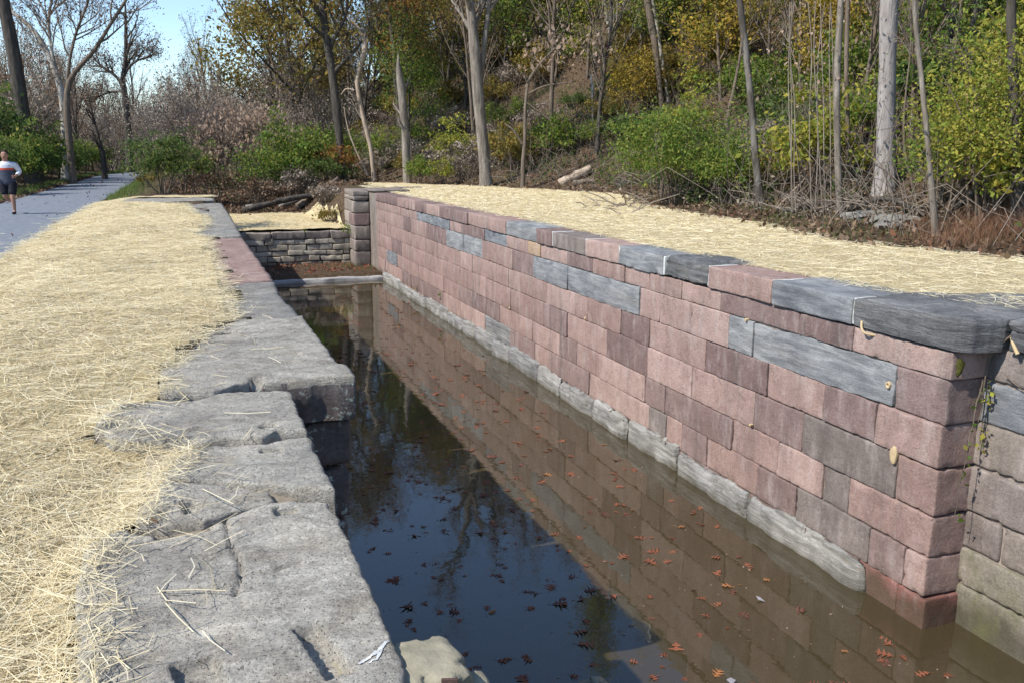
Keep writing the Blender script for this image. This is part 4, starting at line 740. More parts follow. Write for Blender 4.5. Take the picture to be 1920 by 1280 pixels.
left_labels = ['dark bush nearest behind the runner', 'green bush in front of the leaning trunk', 'dark bush right of the leaning trunk', 'leafy green bush below the sycamore', 'dark bush past the sycamore', 'rounded bush before the small crooked tree', 'bush at the foot of the small crooked tree', 'far bush near the trail bend', 'bush tucked behind the leaning trunk', 'taller bush at the far left behind the runner', 'bush behind the leafy green one', 'low bush at the bend left of the spreading tree', 'tall bush deep behind the dark ones']
for k, (X, Y, w, hh, q) in enumerate([(-7.4, 41, 2.6, 2.7, 0), (-7.5, 45.5, 2.9, 3.1, 1), (-7.6, 50, 3.2, 2.7, 0), (-7.6, 54.5, 3.2, 3.2, 1), (-7.8, 59, 3.2, 2.5, 2), (-8.0, 64, 3.4, 2.9, 1), (-7.9, 70, 3.4, 2.4, 0), (-7.9, 78, 4, 3.0, 1), (-10.2, 54, 4, 4.6, 1), (-9.0, 49, 3.6, 4.6, 0), (-10.6, 62, 4.2, 4.4, 2), (-8.6, 87, 5, 2.6, 0), (-11, 72, 5, 4.6, 1)]):
    if q not in src: src[q] = bush(lf[q][1], 3, 2.4, 5200, lf[q][0], .125, 'trailside_bush', 9); o = src[q]
    else: o = copy_tree(src[q])
    place(o, (X, Y, float(h0(X, Y))-.1), None, 1, left_labels[k]+', left of the trail', 'shrub', 'bushes along the left of the trail'); o.scale = (w/3, w/3, hh/2.4)
# ---------------------------------------------------------------- the wooded slope and far woods (repeats: copied things)
def proto_bare(sd, H, r, nb=(13, 6, 4), leafm='dead', per=1, bk_='barkbrown', name='bare_tree', leaf=.14):
    t = Tree(sd); t.limb((0, 0, -.3), (0, 0, 1), H, r, 0, 3, .6, .16, .05, nb, .42, .22); return t.build(name, M[bk_], M['twig'], M[leafm] if leafm else None, leaf, per, .3)
pb = [proto_bare(201, 13, .17), proto_bare(202, 11, .13, (14, 6, 4)), proto_bare(203, 15, .2, (15, 6, 4), bk_='barkdark'), proto_bare(204, 9, .09, (12, 6, 4), leafm=None), proto_bare(205, 12, .15, (14, 6, 4), 'orange', 2)]
used = set()
def put(protos, k, p, lab, cat, group, sc=1.0):
    o = protos[k]
    if o.name in used: o = copy_tree(o)
    used.add(o.name); return place(o, p, None, sc, lab, cat, group)
g2 = np.random.default_rng(99); spots = []
for tr_ in range(9000):
    if len(spots) >= 120: break
    u, Y = g2.uniform(-60, 560), 60+110*g2.random()**1.2; p = ybase(u, Y)
    if abs(p[0]-pathx(p[1])) < 3.5 or any(np.hypot(*(p[:2]-q[:2])) < 3.1 for q in spots): continue
    if u > 250 and Y < 62: continue
    spots.append(p)
for i, p in enumerate(spots):
    put(pb, int(g2.integers(5)), p, 'bare leafless tree in the thin woods beyond the trail bend', 'tree', 'bare trees of the far woods', g2.uniform(.5, .78)*(1 if p[1] < 90 else 1.15))
th_ = []
for sd in (231, 232, 233):
    t = Tree(sd)
    for q_ in range(9): a = q_*.7; rr = .9*g2.random(); t.limb((rr*math.cos(a), rr*math.sin(a), -.1), (.45*math.cos(a), .45*math.sin(a), 1), 4.2*g2.uniform(.7, 1.1), .045, 0, 3, .7, .1, .1, (8, 5, 3), .45, .15)
    th_.append(t.build('thicket_shrub', M['twig'], M['twig'], M['greydead'], .10, 1, .25))
sp_ = []
for tr_ in range(6000):
    if len(sp_) >= 75: break
    u, Y = g2.uniform(-60, 640), 57+100*g2.random()**1.3; p = ybase(u, Y)
    if abs(p[0]-pathx(p[1])) < 3.6 or any(np.hypot(*(p[:2]-q[:2])) < 2.6 for q in sp_): continue
    sp_.append(p); put(th_, int(g2.integers(3)), p, 'twiggy leafless thicket shrub in the thin woods beyond the trail bend', 'shrub', 'thicket shrubs of the far woods', g2.uniform(.8, 1.5))
spots2 = []
for tr_ in range(6000):
    if len(spots2) >= 85: break
    x, y = g2.uniform(6, 48), g2.uniform(4, 105); d = float(foot_d(x, y)); u, v, w = project((x, y, 5))
    if d < 4 or d > 36 or u < 520 or u > 2050 or any(np.hypot(x-q[0], y-q[1]) < 3.0 for q in spots2): continue
    spots2.append(np.array([x, y, float(h0(x, y))]))
for p in spots2: put(pb, int(g2.integers(5)), p, 'thin bare tree growing on the wooded slope', 'tree', 'bare trees on the wooded slope', g2.uniform(.55, .85))
pl_ = []
for sd, lm, bk_, H in ((211, 'olive', 'barkdark', 9), (212, 'ltgreen', 'barkbrown', 8), (213, 'yellow', 'barkbrown', 6), (214, 'green', 'barkdark', 8), (215, 'orange', 'barkdark', 9), (216, 'dkgreen', 'barkdark', 9)):
    t = Tree(sd); t.limb((0, 0, -.3), (0, 0, 1), H, .12, 0, 3, .85, .08, .08, (11, 6, 4), .48, .2); pl_.append(t.build('leafy_tree', M[bk_], M[bk_], M[lm], .17, 4, .42))
tl = []
def leafy(k, p, lab, sc, grp='leafy trees on the wooded slope'): return put(pl_, k, p, lab, 'tree', grp, sc)
for (u, v, k, sc, lab) in [(1170, 250, 2, .55, 'small yellow leaved tree low on the slope left of the large bush'), (1350, 190, 2, .8, 'orange yellow tree above the bare clay scar'), (1100, 150, 1, .8, 'yellow green tree below the pale forked one'), (1200, 130, 1, .9, 'bright yellow green tree right of the pale forked one'), (1460, 130, 3, .9, 'green tree behind the spotted trunk'), (1300, 60, 1, .9, 'yellow green tree by the short white stem'), (840, 200, 0, .9, 'olive tree left behind the twin stem tree'), (1760, 170, 3, .8, 'green tree behind the slim grey trunk'), (1010, 120, 3, .8, 'green tree behind the pale leaved sapling'), (940, 160, 3, .7, 'dark leafed tree right behind the twin stem tree'), (700, 220, 0, .9, 'olive tree behind the broken dead tree'), (1630, 110, 0, .8, 'olive tree left of the thickest trunk'), (1850, 90, 0, .9, 'olive tree high behind the dark trunk')]:
    leafy(k, hit(u, v), lab, sc)
lt = ['olive leaved tree among others on the wooded slope', 'yellow green tree among others on the wooded slope', 'yellow leaved tree among others on the wooded slope', 'green leaved tree among others on the wooded slope', 'orange brown tree among others on the wooded slope', 'dark green tree among others on the wooded slope']
spots4 = []
for tr_ in range(9000):
    if len(spots4) >= 70: break
    x, y = g2.uniform(6, 46), g2.uniform(6, 110); d = float(foot_d(x, y)); z = float(h0(x, y)); u, v, w = project((x, y, z+3))
    if d < 3 or d > 34 or u < 480 or u > 2020 or any(np.hypot(x-q[0], y-q[1]) < 2.9 for q in spots4): continue
    if 860 < u < 1130 and v > 60 and g2.random() < .6: continue
    spots4.append((x, y)); w = [.34, .16, .06, .24, .10, .10] if u < 1050 else [.18, .32, .14, .26, .05, .05]
    k = int(g2.choice(6, p=w)); put(pl_, k, (x, y, z-.1), lt[k], 'tree', 'leafy trees on the wooded slope', g2.uniform(.6, .95))
sh = [bush(221, 2.6, 2.2, 3000, 'green', .12, 'slope_shrub', 8), bush(222, 2.4, 1.7, 2600, 'dkgreen', .12, 'slope_shrub', 8), bush(223, 2.4, 2.0, 2200, 'ltgreen', .12, 'slope_shrub', 8), bush(224, 2.4, 1.6, 1100, 'greydead', .10, 'slope_shrub', 26), bush(225, 2.6, 2.2, 2200, 'olive', .13, 'slope_shrub', 9)]
shl = ['green shrub among the undergrowth of the slope', 'dark green shrub among the undergrowth of the slope', 'yellow green shrub among the undergrowth of the slope', 'brown half bare shrub on the slope', 'olive shrub among the undergrowth of the slope']
spots3 = []
for tr_ in range(14000):
    if len(spots3) >= 260: break
    x, y = g2.uniform(8, 44), g2.uniform(8, 80); d = float(foot_d(x, y)); z = float(h0(x, y)); u, v, w = project((x, y, z+.5))
    if d < 1.2 or d > 26 or u < 470 or u > 1990 or v < -40 or any(np.hypot(x-q[0], y-q[1]) < 1.35 for q in spots3): continue
    if 1080 < u < 1190 and v > 290: continue
    if u > 1420 and (d < 2.4 or math.hypot(x, y) < 17): continue
    if 800 < u < 1130 and 150 < v < 330 and g2.random() < .55: continue
    spots3.append((x, y, z, u, v))
for (x, y, z, u, v) in spots3:
    w = [.28, .24, .18, .16, .14] if u > 1050 else [.2, .2, .08, .3, .22]
    if u > 1080 and v < 230: w = [.3, .12, .33, .05, .2]
    k = int(g2.choice(5, p=w)); put(sh, k, (x, y, z-.1), shl[k], 'shrub', 'shrubs on the wooded slope', g2.uniform(.6, 1.25))
place(bush(251, 2.6, 1.7, 1500, 'greydead', .11, 'brown_bush', 30), (5.4, 46.6, float(h0(5.4, 46.6))), 0, 1, 'grey brown twiggy bush behind the far pillar')
place(bush(252, 2.4, 1.5, 1300, 'dead', .11, 'brown_bush', 30), (3.2, 45.4, float(h0(3.2, 45.4))), 0, 1, 'brown twiggy bush right behind the long fallen log')
place(bush(253, 2.2, 1.4, 1500, 'dkgreen', .11, 'low_bush', 14), (7.0, 46.2, float(h0(7.0, 46.2))), 0, 1, 'dark low bush on the bank above the far pillar')
place(bush(254, 1.7, 1.0, 900, 'greydead', .1, 'weed_clump', 24), (5.75, 40.6, float(h0(5.75, 40.6))-.05), 0, 1, 'dry grey brown weeds on the bank beside the far pillar')
place(bush(255, 1.3, .8, 700, 'olive', .1, 'weed_clump', 14), (5.7, 38.9, float(h0(5.7, 38.9))-.05), 0, 1, 'olive weeds at the straw edge behind the far pillar')
# undergrowth that nobody could count
def scatter(n, dlo, dhi, ylo, yhi, seed, cond=None):
    g = np.random.default_rng(seed); x = g.uniform(7, 45, n); y = g.uniform(ylo, yhi, n); d = foot_d(x, y); k = (d > dlo) & (d < dhi)
    if cond is not None: k &= cond(x, y)
    x, y = x[k], y[k]; return x, y, h0(x, y)
x, y, z = scatter(150000, -.6, 24, 6, 75, 301); V, F = leafcloud(np.stack([x, y, z+rng.uniform(.0, .06, len(x))], -1), .11, 302, .6, 0, 1.2); kind(mk('leaf_litter', V, F, M['dead'], smooth=False), 'stuff', 'brown fallen leaves covering the slope', 'fallen leaves')
x, y, z = scatter(210000, .6, 24, 6, 75, 303, lambda x, y: n2(x, y, .22, 61, 4) > .1); V, F = leafcloud(np.stack([x, y, z+rng.random(len(x))**2*.5], -1), .12, 304, .65, 0, 1); kind(mk('ivy_undergrowth', V, F, M['dkgreen'], smooth=False), 'stuff', 'dark green ivy and undergrowth on the slope', 'undergrowth')
x, y, z = scatter(9000, .8, 7, 8, 46, 306); P = []
for k in range(min(len(x), 3000)):
    g = rng; L = g.uniform(.4, 1.4); a = np.array([g.normal(0, .8), g.normal(0, .8), .75])*L; q = np.array([x[k], y[k], z[k]-.03]); P.append(tube(np.array([q, q+a*.4+g.normal(0, .1, 3), q+a*.8+g.normal(0, .15, 3), q+a+np.array([0, 0, -.25*L])]), [.009, .008, .006, .004], 3))
V, F = join(P); C = V[::12][rng.random(len(V[::12])) < .9]; LV, LF = leafcloud(C+rng.normal(0, .08, C.shape), .09, 307, .5, .8); V, F = join([(V, F), (LV, LF)]); kind(mk('brush', V, F, M['greydead'], smooth=False), 'stuff', 'tangled brown brush along the foot of the slope', 'brush')
x, y, z = scatter(7000, .7, 24, 6, 70, 305); P = []
for k in range(min(len(x), 4200)):
    g = rng; L = g.uniform(.5, 2.4); a = np.array([g.normal(0, .35), g.normal(0, .35), 1.0])*L; q = np.array([x[k], y[k], z[k]-.05]); P.append(tube(np.array([q, q+a*.5+g.normal(0, .08, 3), q+a+g.normal(0, .15, 3)]), [.012, .009, .005], 3))
V, F = join(P); kind(mk('brush', V, F, M['twig'], smooth=False), 'stuff', 'thin tangled stems standing over the slope', 'brush')
n = 9000; x = rng.uniform(-1, 8, n); y = rng.uniform(41.5, 54, n); V, F = leafcloud(np.stack([x, y, h0(x, y)+.03], -1), .13, 320, .6, 0, 1.3); kind(mk('leaf_litter', V, F, M['dead'], smooth=False), 'stuff', 'brown leaves on the old canal bed beyond the straw terrace', 'fallen leaves')
def blades(x, y, z, L, w, mat, name, lab, seed):
    V, F = strands(x, y, z+L*.42, L, w, seed, .3); n = len(x); g = np.random.default_rng(seed+1)
    a = g.uniform(0, 6.28, n); s_ = np.stack([np.cos(a), np.sin(a), 0*a], -1); le = np.stack([g.normal(0, .35, n), g.normal(0, .35, n), np.ones(n)], -1); b0 = np.stack([x, y, z-.01], -1)
    V = np.stack([b0-s_*w[:, None]/2, b0+s_*w[:, None]/2, b0+le*L[:, None]*.6-s_*w[:, None]*.35, b0+le*L[:, None]*.6+s_*w[:, None]*.35, b0+le*L[:, None]*np.array([1.35, 1.35, 1])-s_*w[:, None]*.06, b0+le*L[:, None]*np.array([1.35, 1.35, 1])+s_*w[:, None]*.06], 1).reshape(-1, 3)
    k = np.arange(n)[:, None]*6; F = np.concatenate([k+np.array([0, 1, 3, 2]), k+np.array([2, 3, 5, 4])]); kind(mk(name, V, F, M[mat], smooth=False), 'stuff', lab, 'grass')
x, y, z = scatter(60000, -.7, 2.2, 7, 30, 311, lambda x, y: n2(x, y, .5, 71, 3) > .12); blades(x, y, z, rng.uniform(.05, .16, len(x)), rng.uniform(.006, .012, len(x)), 'grass', 'grass', 'short green grass between the straw and the slope', 312)
p = hit(1865, 452); n = 1600; x = p[0]+rng.normal(.2, .7, n); y = p[1]+rng.normal(.3, .45, n); blades(x, y, h0(x, y), rng.uniform(.2, .5, n), np.full(n, .006), 'redgrass', 'dry_grass', 'russet dry grass at the foot of the tall bush', 313)
n = 14000; y = rng.uniform(20, 90, n); sgn = rng.random(n) < .6; x = np.where(sgn, pathx(y)-1.75-np.abs(rng.normal(0, .5, n)), pathx(y)+1.7+np.abs(rng.normal(0, .6, n))); k = sgn | (y > 33.5); x, y = x[k], y[k]; blades(x, y, h0(x, y), rng.uniform(.08, .3, len(x)), rng.uniform(.012, .02, len(x)), 'grass', 'grass', 'rough green grass along the trail edges', 314)
n = 6000; y = rng.uniform(15, 70, n); x = pathx(y)-1.55-np.abs(rng.normal(0, .55, n)); V, F = leafcloud(np.stack([x, y, h0(x, y)+.03], -1), .11, 315, .6, 0, 1.5); kind(mk('leaf_litter', V, F, M['dead'], smooth=False), 'stuff', 'brown leaves along the left trail edge', 'fallen leaves')
n = 260; y = rng.uniform(13, 60, n); x = pathx(y)+rng.uniform(-1.4, 1.5, n); y, x = y+.05*rng.normal(size=n), x; V, F = leafcloud(np.stack([x, y, np.full(n, -.172)], -1), .09, 316, .7, 0, 9); kind(mk('leaf_litter', V, F, M['oakdk'], smooth=False), 'stuff', 'dry leaves scattered on the trail', 'fallen leaves')
# ---------------------------------------------------------------- fallen wood and rocks
def log(name, p0, p1, r, mat, lab, cat='log', sd=0, bendv=(0, 0, 0), sides=10, n=10, taper=.75):
    p0, p1 = np.array(p0, float), np.array(p1, float); L = smooth_line([p0, .5*(p0+p1)+np.array(bendv), p1], n); V, F = tube(L-p0, r*np.linspace(1, taper, n), sides)
    w = np.stack([fbm((V+p0)*5+k*3, sd+k, 3) for k in range(3)], -1); V = V+w*r*.55; e = np.arange(sides); nv = len(V)
    F = np.concatenate([F, np.stack([np.full(sides, nv-1), nv-1-sides+e, nv-1-sides+(e+1) % sides, np.full(sides, nv)], -1)[:, [1, 2, 3, 3]][:, :4]]) if False else F
    Fl = [list(f) for f in F]+[list(range(sides))[::-1], list(range((n-1)*sides, n*sides))]
    o = mk(name, V[:n*sides], [f for f in Fl], M[mat]); o.location = p0.tolist(); return tag(o, lab, cat)
q = lambda u, v, dz=.1: hit(u, v)+np.array([0, 0, dz-.05])
lg = lambda u, Y, dz: ybase(u, Y)+np.array([0, 0, dz])
log('fallen_log', lg(452, 42.9, .13), lg(590, 43.6, .14), .15, 'barkdark', 'long dark grey fallen log lying on the low terrace', sd=1, bendv=(0, 0, .07), n=22, sides=12)
log('fallen_log', lg(555, 43.7, .16), lg(634, 44.2, .2), .17, 'barkbrown', 'brown fallen log against the bank by the far pillar', sd=2, bendv=(0, 0, .05), n=18, sides=12)
log('fallen_log', lg(458, 43.5, .2), lg(508, 43.4, .3), .11, 'barkgrey', 'short broken grey log end on top of the long dark log', sd=3, n=14)
log('fallen_log', lg(520, 44.2, .12), lg(575, 44.6, .22), .1, 'barkgrey', 'thin grey log behind the middle of the long dark one', sd=33, n=14)
log('fallen_log', q(1050, 346, .05), q(1108, 328, .35), .2, 'snag', 'split tan log resting at the back edge of the straw', sd=4)
log('fallen_log', q(1075, 347, .08), q(1112, 342, .1), .15, 'barkbrown', 'short brown log beside the split tan one', sd=5)
log('fallen_log', q(1150, 346, .06), q(1195, 344, .06), .12, 'barkdark', 'dark rotten log left of the large green bush', sd=6)
log('fallen_branch', q(1592, 398, .1), q(1735, 408, .1), .055, 'barkdark', 'black arched branch lying right of the vine hung trunk', 'branch', 7, (0, 0, .35), 7)
log('fallen_branch', q(1640, 410, .05), q(1690, 412, .1), .09, 'barkgrey', 'thick grey broken branch on the flat rock', 'branch', 8, sides=7)
log('fallen_branch', q(1456, 392, .05), q(1512, 350, .3), .03, 'snag', 'pale straight stick leaning in the brush pile', 'branch', 9, sides=6)
log('fallen_branch', q(1365, 384, .05), q(1415, 350, .3), .035, 'snag', 'pale stick propped before the spotted tree', 'branch', 10, sides=6)
log('fallen_branch', q(1470, 398, .05), q(1570, 388, .12), .05, 'barkdark', 'crooked dark branch on the ground by the vine hung trunk', 'branch', 11, (0, 0, .1), 6)
log('fallen_branch', q(1785, 398, .1), q(1850, 355, .4), .06, 'barkdark', 'dark curved branch under the tall yellow green bush', 'branch', 12, (.1, 0, -.12), 7)
log('fallen_branch', q(1300, 388, .05), q(1340, 384, .1), .03, 'snag', 'thin stick at the foot of the large green bush', 'branch', 13, sides=5)
for i, (u, v, w, mt, lab) in enumerate([(1630, 402, .5, 'slab', 'flat grey rock below the arched branch'), (1690, 415, .55, 'slab', 'second flat rock right of the broken grey branch'), (1300+100, 380, .25, 'boulder', 'small rock by the spotted tree'), (1668, 425, .3, 'slab', 'small flat stone at the front of the two flat rocks')]):
    V, F = rock_box((-w, -w*.8, -.12), (w, w*.8, .1), .08, .1, .06, 2000+i, 3); o = mk('flat_rock', V, F, M[mt]); o.location = hit(u, v).tolist(); tag(o, lab, 'rock')
P = []
for k in range(130):
    c = hit(random.choice([random.gauss(1510, 45), random.gauss(1170, 35), random.gauss(1650, 40)]), random.gauss(392, 7) if random.random() < .7 else random.gauss(345, 5)); 
    if c[1] > 45: continue
    a = random.uniform(0, 6.28); L = random.uniform(.3, 1.3); dv = np.array([math.cos(a), math.sin(a), random.uniform(0, .5)])*L; c[2] += .03; P.append(tube(np.array([c, c+dv*.5+np.array([0, 0, .05]), c+dv]), [.018, .014, .008], 4))
V, F = join(P); kind(mk('twig_litter', V, F, M['twig'], smooth=False), 'stuff', 'loose sticks and twigs along the foot of the slope', 'twigs')
V, F = rock_box((-.7, -.25, -.05), (.7, .25, .06), .08, .05, .03, 2050); o = mk('flat_slab', V, F, M['stained']); o.location = (8.6, 36.6, .09); o.rotation_euler.z = .5; tag(o, 'loose weathered slab on the straw above the far pillar', 'slab')
# near edge: boulder with its rusty plate, and a rock in the water
c = at(735, 1264, -.1); V, F = rock_box((-.23, -.2, -.42), (.225, .16, .05), .015, .05, .028, 2100, 4); o = mk('boulder', V, F, M['boulder']); o.location = c.tolist(); tag(o, 'rounded tan boulder at the water edge beside the nearest slab', 'boulder')
c2 = at(843, 1278, -.0); P = [rock_box((-.026, -.005, -.08), (.026, .005, .012), .01, .003, .002, 2101)]; V, F = P[0]; o = mk('iron_plate', V, F, M['iron']); o.location = c2.tolist(); o.rotation_euler = (0, 0, -.3); tag(o, 'rusty iron plate fixed upright in front of the tan boulder', 'iron plate')
hole = mk('hole', *rock_box((-.009, -.009, -.045), (.009, -.004, -.025), .003, .004, .0005, 2102), M['barkdark'], o)
c3 = at(890, 1272, -.12); V, F = rock_box((-.045, -.05, -.3), (.05, .05, .02), .012, .035, .012, 2103, 8); o = mk('stone', V, F, M['boulder']); o.location = c3.tolist(); tag(o, 'small knobbly stone right of the iron plate', 'stone')
c4 = at(1110, 1290, -3.0); V, F = rock_box((-.17, -.15, -.5), (.17, .15, .08), .03, .12, .02, 2104, 4); o = mk('boulder', V, F, M['boulder']); o.location = c4.tolist(); tag(o, 'rust tinged rounded rock breaking the water surface', 'boulder')
# white paint-like lime streak on the near slab corner belongs to the slab
# ---------------------------------------------------------------- cut root stubs, vines, little plants on the red wall
def stub(u, v, ru, rv, lab, X=XR, hollow=False):
    p = atx(u, v, X-.012); dep = (p-CAM)@_f; a = ru*dep/FPX*.95; b_ = rv*dep/FPX*.85; n = 18; th = np.linspace(0, 2*np.pi, n+1)[:-1]; V = []
    prof = [(.30, .8), (.1, .95), (0, 1.0), (-.05, 1.0), (-.065, .93), (-.068, .45), (-.068 if not hollow else .03, .4), (-.07 if not hollow else .03, .02)]
    for dx, s_ in prof:
        rr = s_*(1+.06*np.sin(3*th+1)+.04*np.sin(5*th)); V.append(np.stack([np.full(n, dx*.35), a*rr*np.cos(th), b_*rr*np.sin(th)], -1))
    V = np.concatenate(V); I = np.arange(n*len(prof)).reshape(-1, n); F = np.stack([I[:-1], I[1:], np.roll(I[1:], -1, 1), np.roll(I[:-1], -1, 1)], -1).reshape(-1, 4); o = mk('root_stub', V, F, M['cutwood']); o.location = p.tolist(); tag(o, lab, 'root stub')
stub(1677, 852, 9, 21, 'large oval tan cut root end low in the red wall corner'); stub(1667, 721, 6, 8, 'small hollow cut root end beside the long slate block', hollow=True)
stub(1400, 600, 3.0, 3.9, 'small cut root end on the slate block under the coping'); stub(1098, 597, 2.4, 3.2, 'tiny pale root end in the middle of the red wall'); stub(1408, 796, 3.0, 3.2, 'round root end in a joint below the long slate row'); stub(956, 578, 1.8, 2.6, 'tiny cut root end far along the red wall')
p = atx(1622, 622, XR-.04); L = smooth_line([(0, .06, .10), (-.03, .03, .05), (-.05, -.02, 0), (.0, -.08, -.02), (.06, -.12, -.02)], 12); o = mk('curled_root', *tube(L, np.linspace(.013, .016, 12), 7), M['cutwood']); o.location = p.tolist(); tag(o, 'curled pale root end under the big corner slab', 'root')
p = at(1905, 640, -.1); p = atx(1903, 655, 7.05); L = smooth_line([(0, .05, .10), (-.03, .0, .05), (-.03, -.06, -.03)], 9); o = mk('curled_root', *tube(L, np.linspace(.014, .02, 9), 7), M['cutwood']); o.location = p.tolist(); tag(o, 'curled pale root end on the return wall', 'root')
def vine(pts, r, lab, name='vine', sd=0, leaves=0, lm='green', size=.04):
    root = empty(name, pts[0]); L = smooth_line(np.array(pts)-np.array(pts[0]), 20); L += np.stack([fbm(L*9+k, sd+k, 2) for k in range(3)], -1)*.018; mk('stem', *tube(L, np.linspace(r, r*.5, 20), 5), M['barkbrown'], root)
    if leaves: C = L[rng.integers(0, 20, leaves)]+rng.normal(0, .035, (leaves, 3))*np.array([.6, .5, 1]); C[:, 1] -= .02; mk('foliage', *leafcloud(C, size, sd+9, .7, .3), M[lm], root, smooth=False)
    tag(root, lab, 'vine')
F_ = lambda x, z, y=6.05: (x, y, z)
vine([F_(7.3, .15, 5.9), F_(7.08, .05, 5.8), F_(7.0, -.25), F_(6.98, -.6), F_(6.97, -1.0)], .012, 'brown vine hanging over the inner corner of the red wall', sd=1)
vine([F_(6.97, -.5), F_(6.9, -.9), F_(6.85, -1.4), F_(6.8, -1.9)], .007, 'thin vine with green leaves down the wall end', sd=2, leaves=26, size=.05)
vine([F_(7.0, -.5), F_(7.03, -.7), F_(7.02, -1.0), F_(7.03, -1.15)], .008, 'leafy yellow green creeper in the inner corner joint', sd=3, leaves=46, lm='ltgreen', size=.045)
vine([(7.06, 5.9, -.4), (7.06, 5.6, -.6), (7.06, 5.2, -.9), (7.06, 4.9, -.75)], .005, 'thin root trailing across the return wall', sd=4)
vine([(7.06, 5.3, .0), (7.06, 5.25, -.8), (7.06, 5.28, -1.6), (7.06, 5.22, -2.4)], .005, 'long thin root hanging down the return wall', sd=5)
P = rng.normal(0, 1, (900, 3)); P /= np.linalg.norm(P, axis=1, keepdims=True)
for (u, v, X, su, sv, lab) in [(1806, 597, 6.66, .10, .07, 'olive moss patch on the end of the big corner slab'), (1812, 652, 6.66, .05, .09, 'olive moss patch on the rounded block below the slab')]:
    c = (6.8, 6.0, .0) if 'slab' in lab and v < 600 else (6.72, 6.1, -.36); n = 160; th = np.linspace(0, 2*np.pi, 15)[:-1]; rings = [np.array([[0, 0, 0]])]; V = [(0, -.012, 0)]
    for k in range(1, 5):
        s_ = k/4*(1+.18*np.sin(th*3+1)+.12*np.sin(th*5)); V += [(su*a*math.cos(t_), (-.012+.02*(k/4)**3), sv*a*math.sin(t_)) for a, t_ in zip(s_, th)]
    F = [[0, 1+(j+1) % 14, 1+j, ] for j in range(14)]+[[1+14*k+j, 1+14*k+(j+1) % 14, 1+14*(k+1)+(j+1) % 14, 1+14*(k+1)+j] for k in range(3) for j in range(14)]
    o = mk('moss_patch', np.array(V)+np.array(c), F, M['moss']); setp(o, wr)
def tuft(p, n, lm, lab, s_=.05, rad=.06):
    root = empty('wall_plant', p); C = rng.normal(0, rad, (n, 3)); mk('foliage', *leafcloud(C, s_, int(rng.integers(1e5)), .6, 0), M[lm], root, smooth=False); P = [tube(np.array([(.05, 0, -.02), c*.5, c]), [.004, .003, .002], 3) for c in C[:max(4, n//6)]]; mk('stems', *join(P), M['twig'], root); tag(root, lab, 'plant')
tuft(atx(826, 553, XR-.03), 16, 'green', 'tiny green plant rooted in a far joint of the red wall', .06); tuft(atx(780, 540, XR-.03), 22, 'olive', 'thin grassy tuft low on the far red wall', .08)
tuft((5.9, 35.7, -1.45), 60, 'green', 'green weed on top of the rubble wall by the pillar', .1, .14); tuft((4.3, 35.9, -1.5), 14, 'green', 'small weed on the rubble wall edge', .07)
# ---------------------------------------------------------------- oak leaves on the water
def oak_leaf(sd, L=.13):
    g = np.random.default_rng(sd); pts = [(0, .0)]; n = 3
    for k in range(n):
        t0, t1 = .14+k*.25, .14+k*.25+.10; wv = (.3, .46, .34)[k]*g.uniform(.75, 1.2); pts += [(t0, .055), (t0+.07, .1), (t1+.06, wv*.8), (t1+.13, wv), (t1+.12, wv*.72), (t1+.1, .13)]
    pts += [(.93, .05), (1, 0)]; up = np.array(pts); dn = up[::-1][1:-1]*np.array([1, -1])*np.array([1, g.uniform(.8, 1.1)])
    O = np.concatenate([up, dn]); x, y = O[:, 0]-.5, O[:, 1]; mid = np.stack([np.clip(x, -.45, .45), 0*x], -1)
    z = lambda x, y: .16*y*y*2+.05*np.sin(x*4+sd)+.02*g.normal(size=x.shape)*0
    V = np.concatenate([np.stack([x, y, z(x, y)], -1), np.stack([mid[:, 0], mid[:, 1], z(mid[:, 0], mid[:, 1])], -1)])*L; k = len(O); i = np.arange(k); F = np.stack([i, (i+1) % k, (i+1) % k+k, i+k], -1)
    st = tube(np.array([[-.5, 0, .0], [-.62, .02, .02], [-.72, .05, .03]])*L, [.0018, .0014, .0012], 3); V2, F2 = join([(V, F), st]); return V2, F2
prot = []
for k in range(6):
    mt = ['oak', 'oak', 'oakdk', 'oakor', 'oak', 'oakdk'][k]; V, F = oak_leaf(k+3); prot.append((mk('oak_leaf', V, F, M[mt], smooth=False), mt))
lab = {'oak': 'rust red lobed oak leaf floating on the canal water', 'oakdk': 'dark sodden oak leaf floating on the canal water', 'oakor': 'bright orange lobed oak leaf floating on the canal water'}
g3 = np.random.default_rng(5); c_ = 0; first = set()
while c_ < 298:
    y = 3.2+g3.random()**1.5*26; x = g3.uniform(.9, 6.35); u, v, w = project((x, y, WZ))
    if v > 1290 or u > 1930 or n2(np.array([x]), np.array([y]), .9, 88)[0] < g3.uniform(-.7, .5): continue
    if x < (1.8 if y < 18 else 2.9): continue
    k = int(g3.choice(6, p=[.28, .24, .2, .07, .13, .08])); o, mt = prot[k]
    if k in first: o = o.copy(); COL.objects.link(o)
    first.add(k); o.location = (x, y, WZ+.006); o.rotation_euler = (g3.normal(0, .1), g3.normal(0, .1), g3.uniform(0, 6.28)); s_ = g3.uniform(.7, 1.6); o.scale = (s_, s_*g3.uniform(.8, 1.1), s_); tag(o, lab[mt], 'leaf', 'oak leaves floating on the water'); c_ += 1
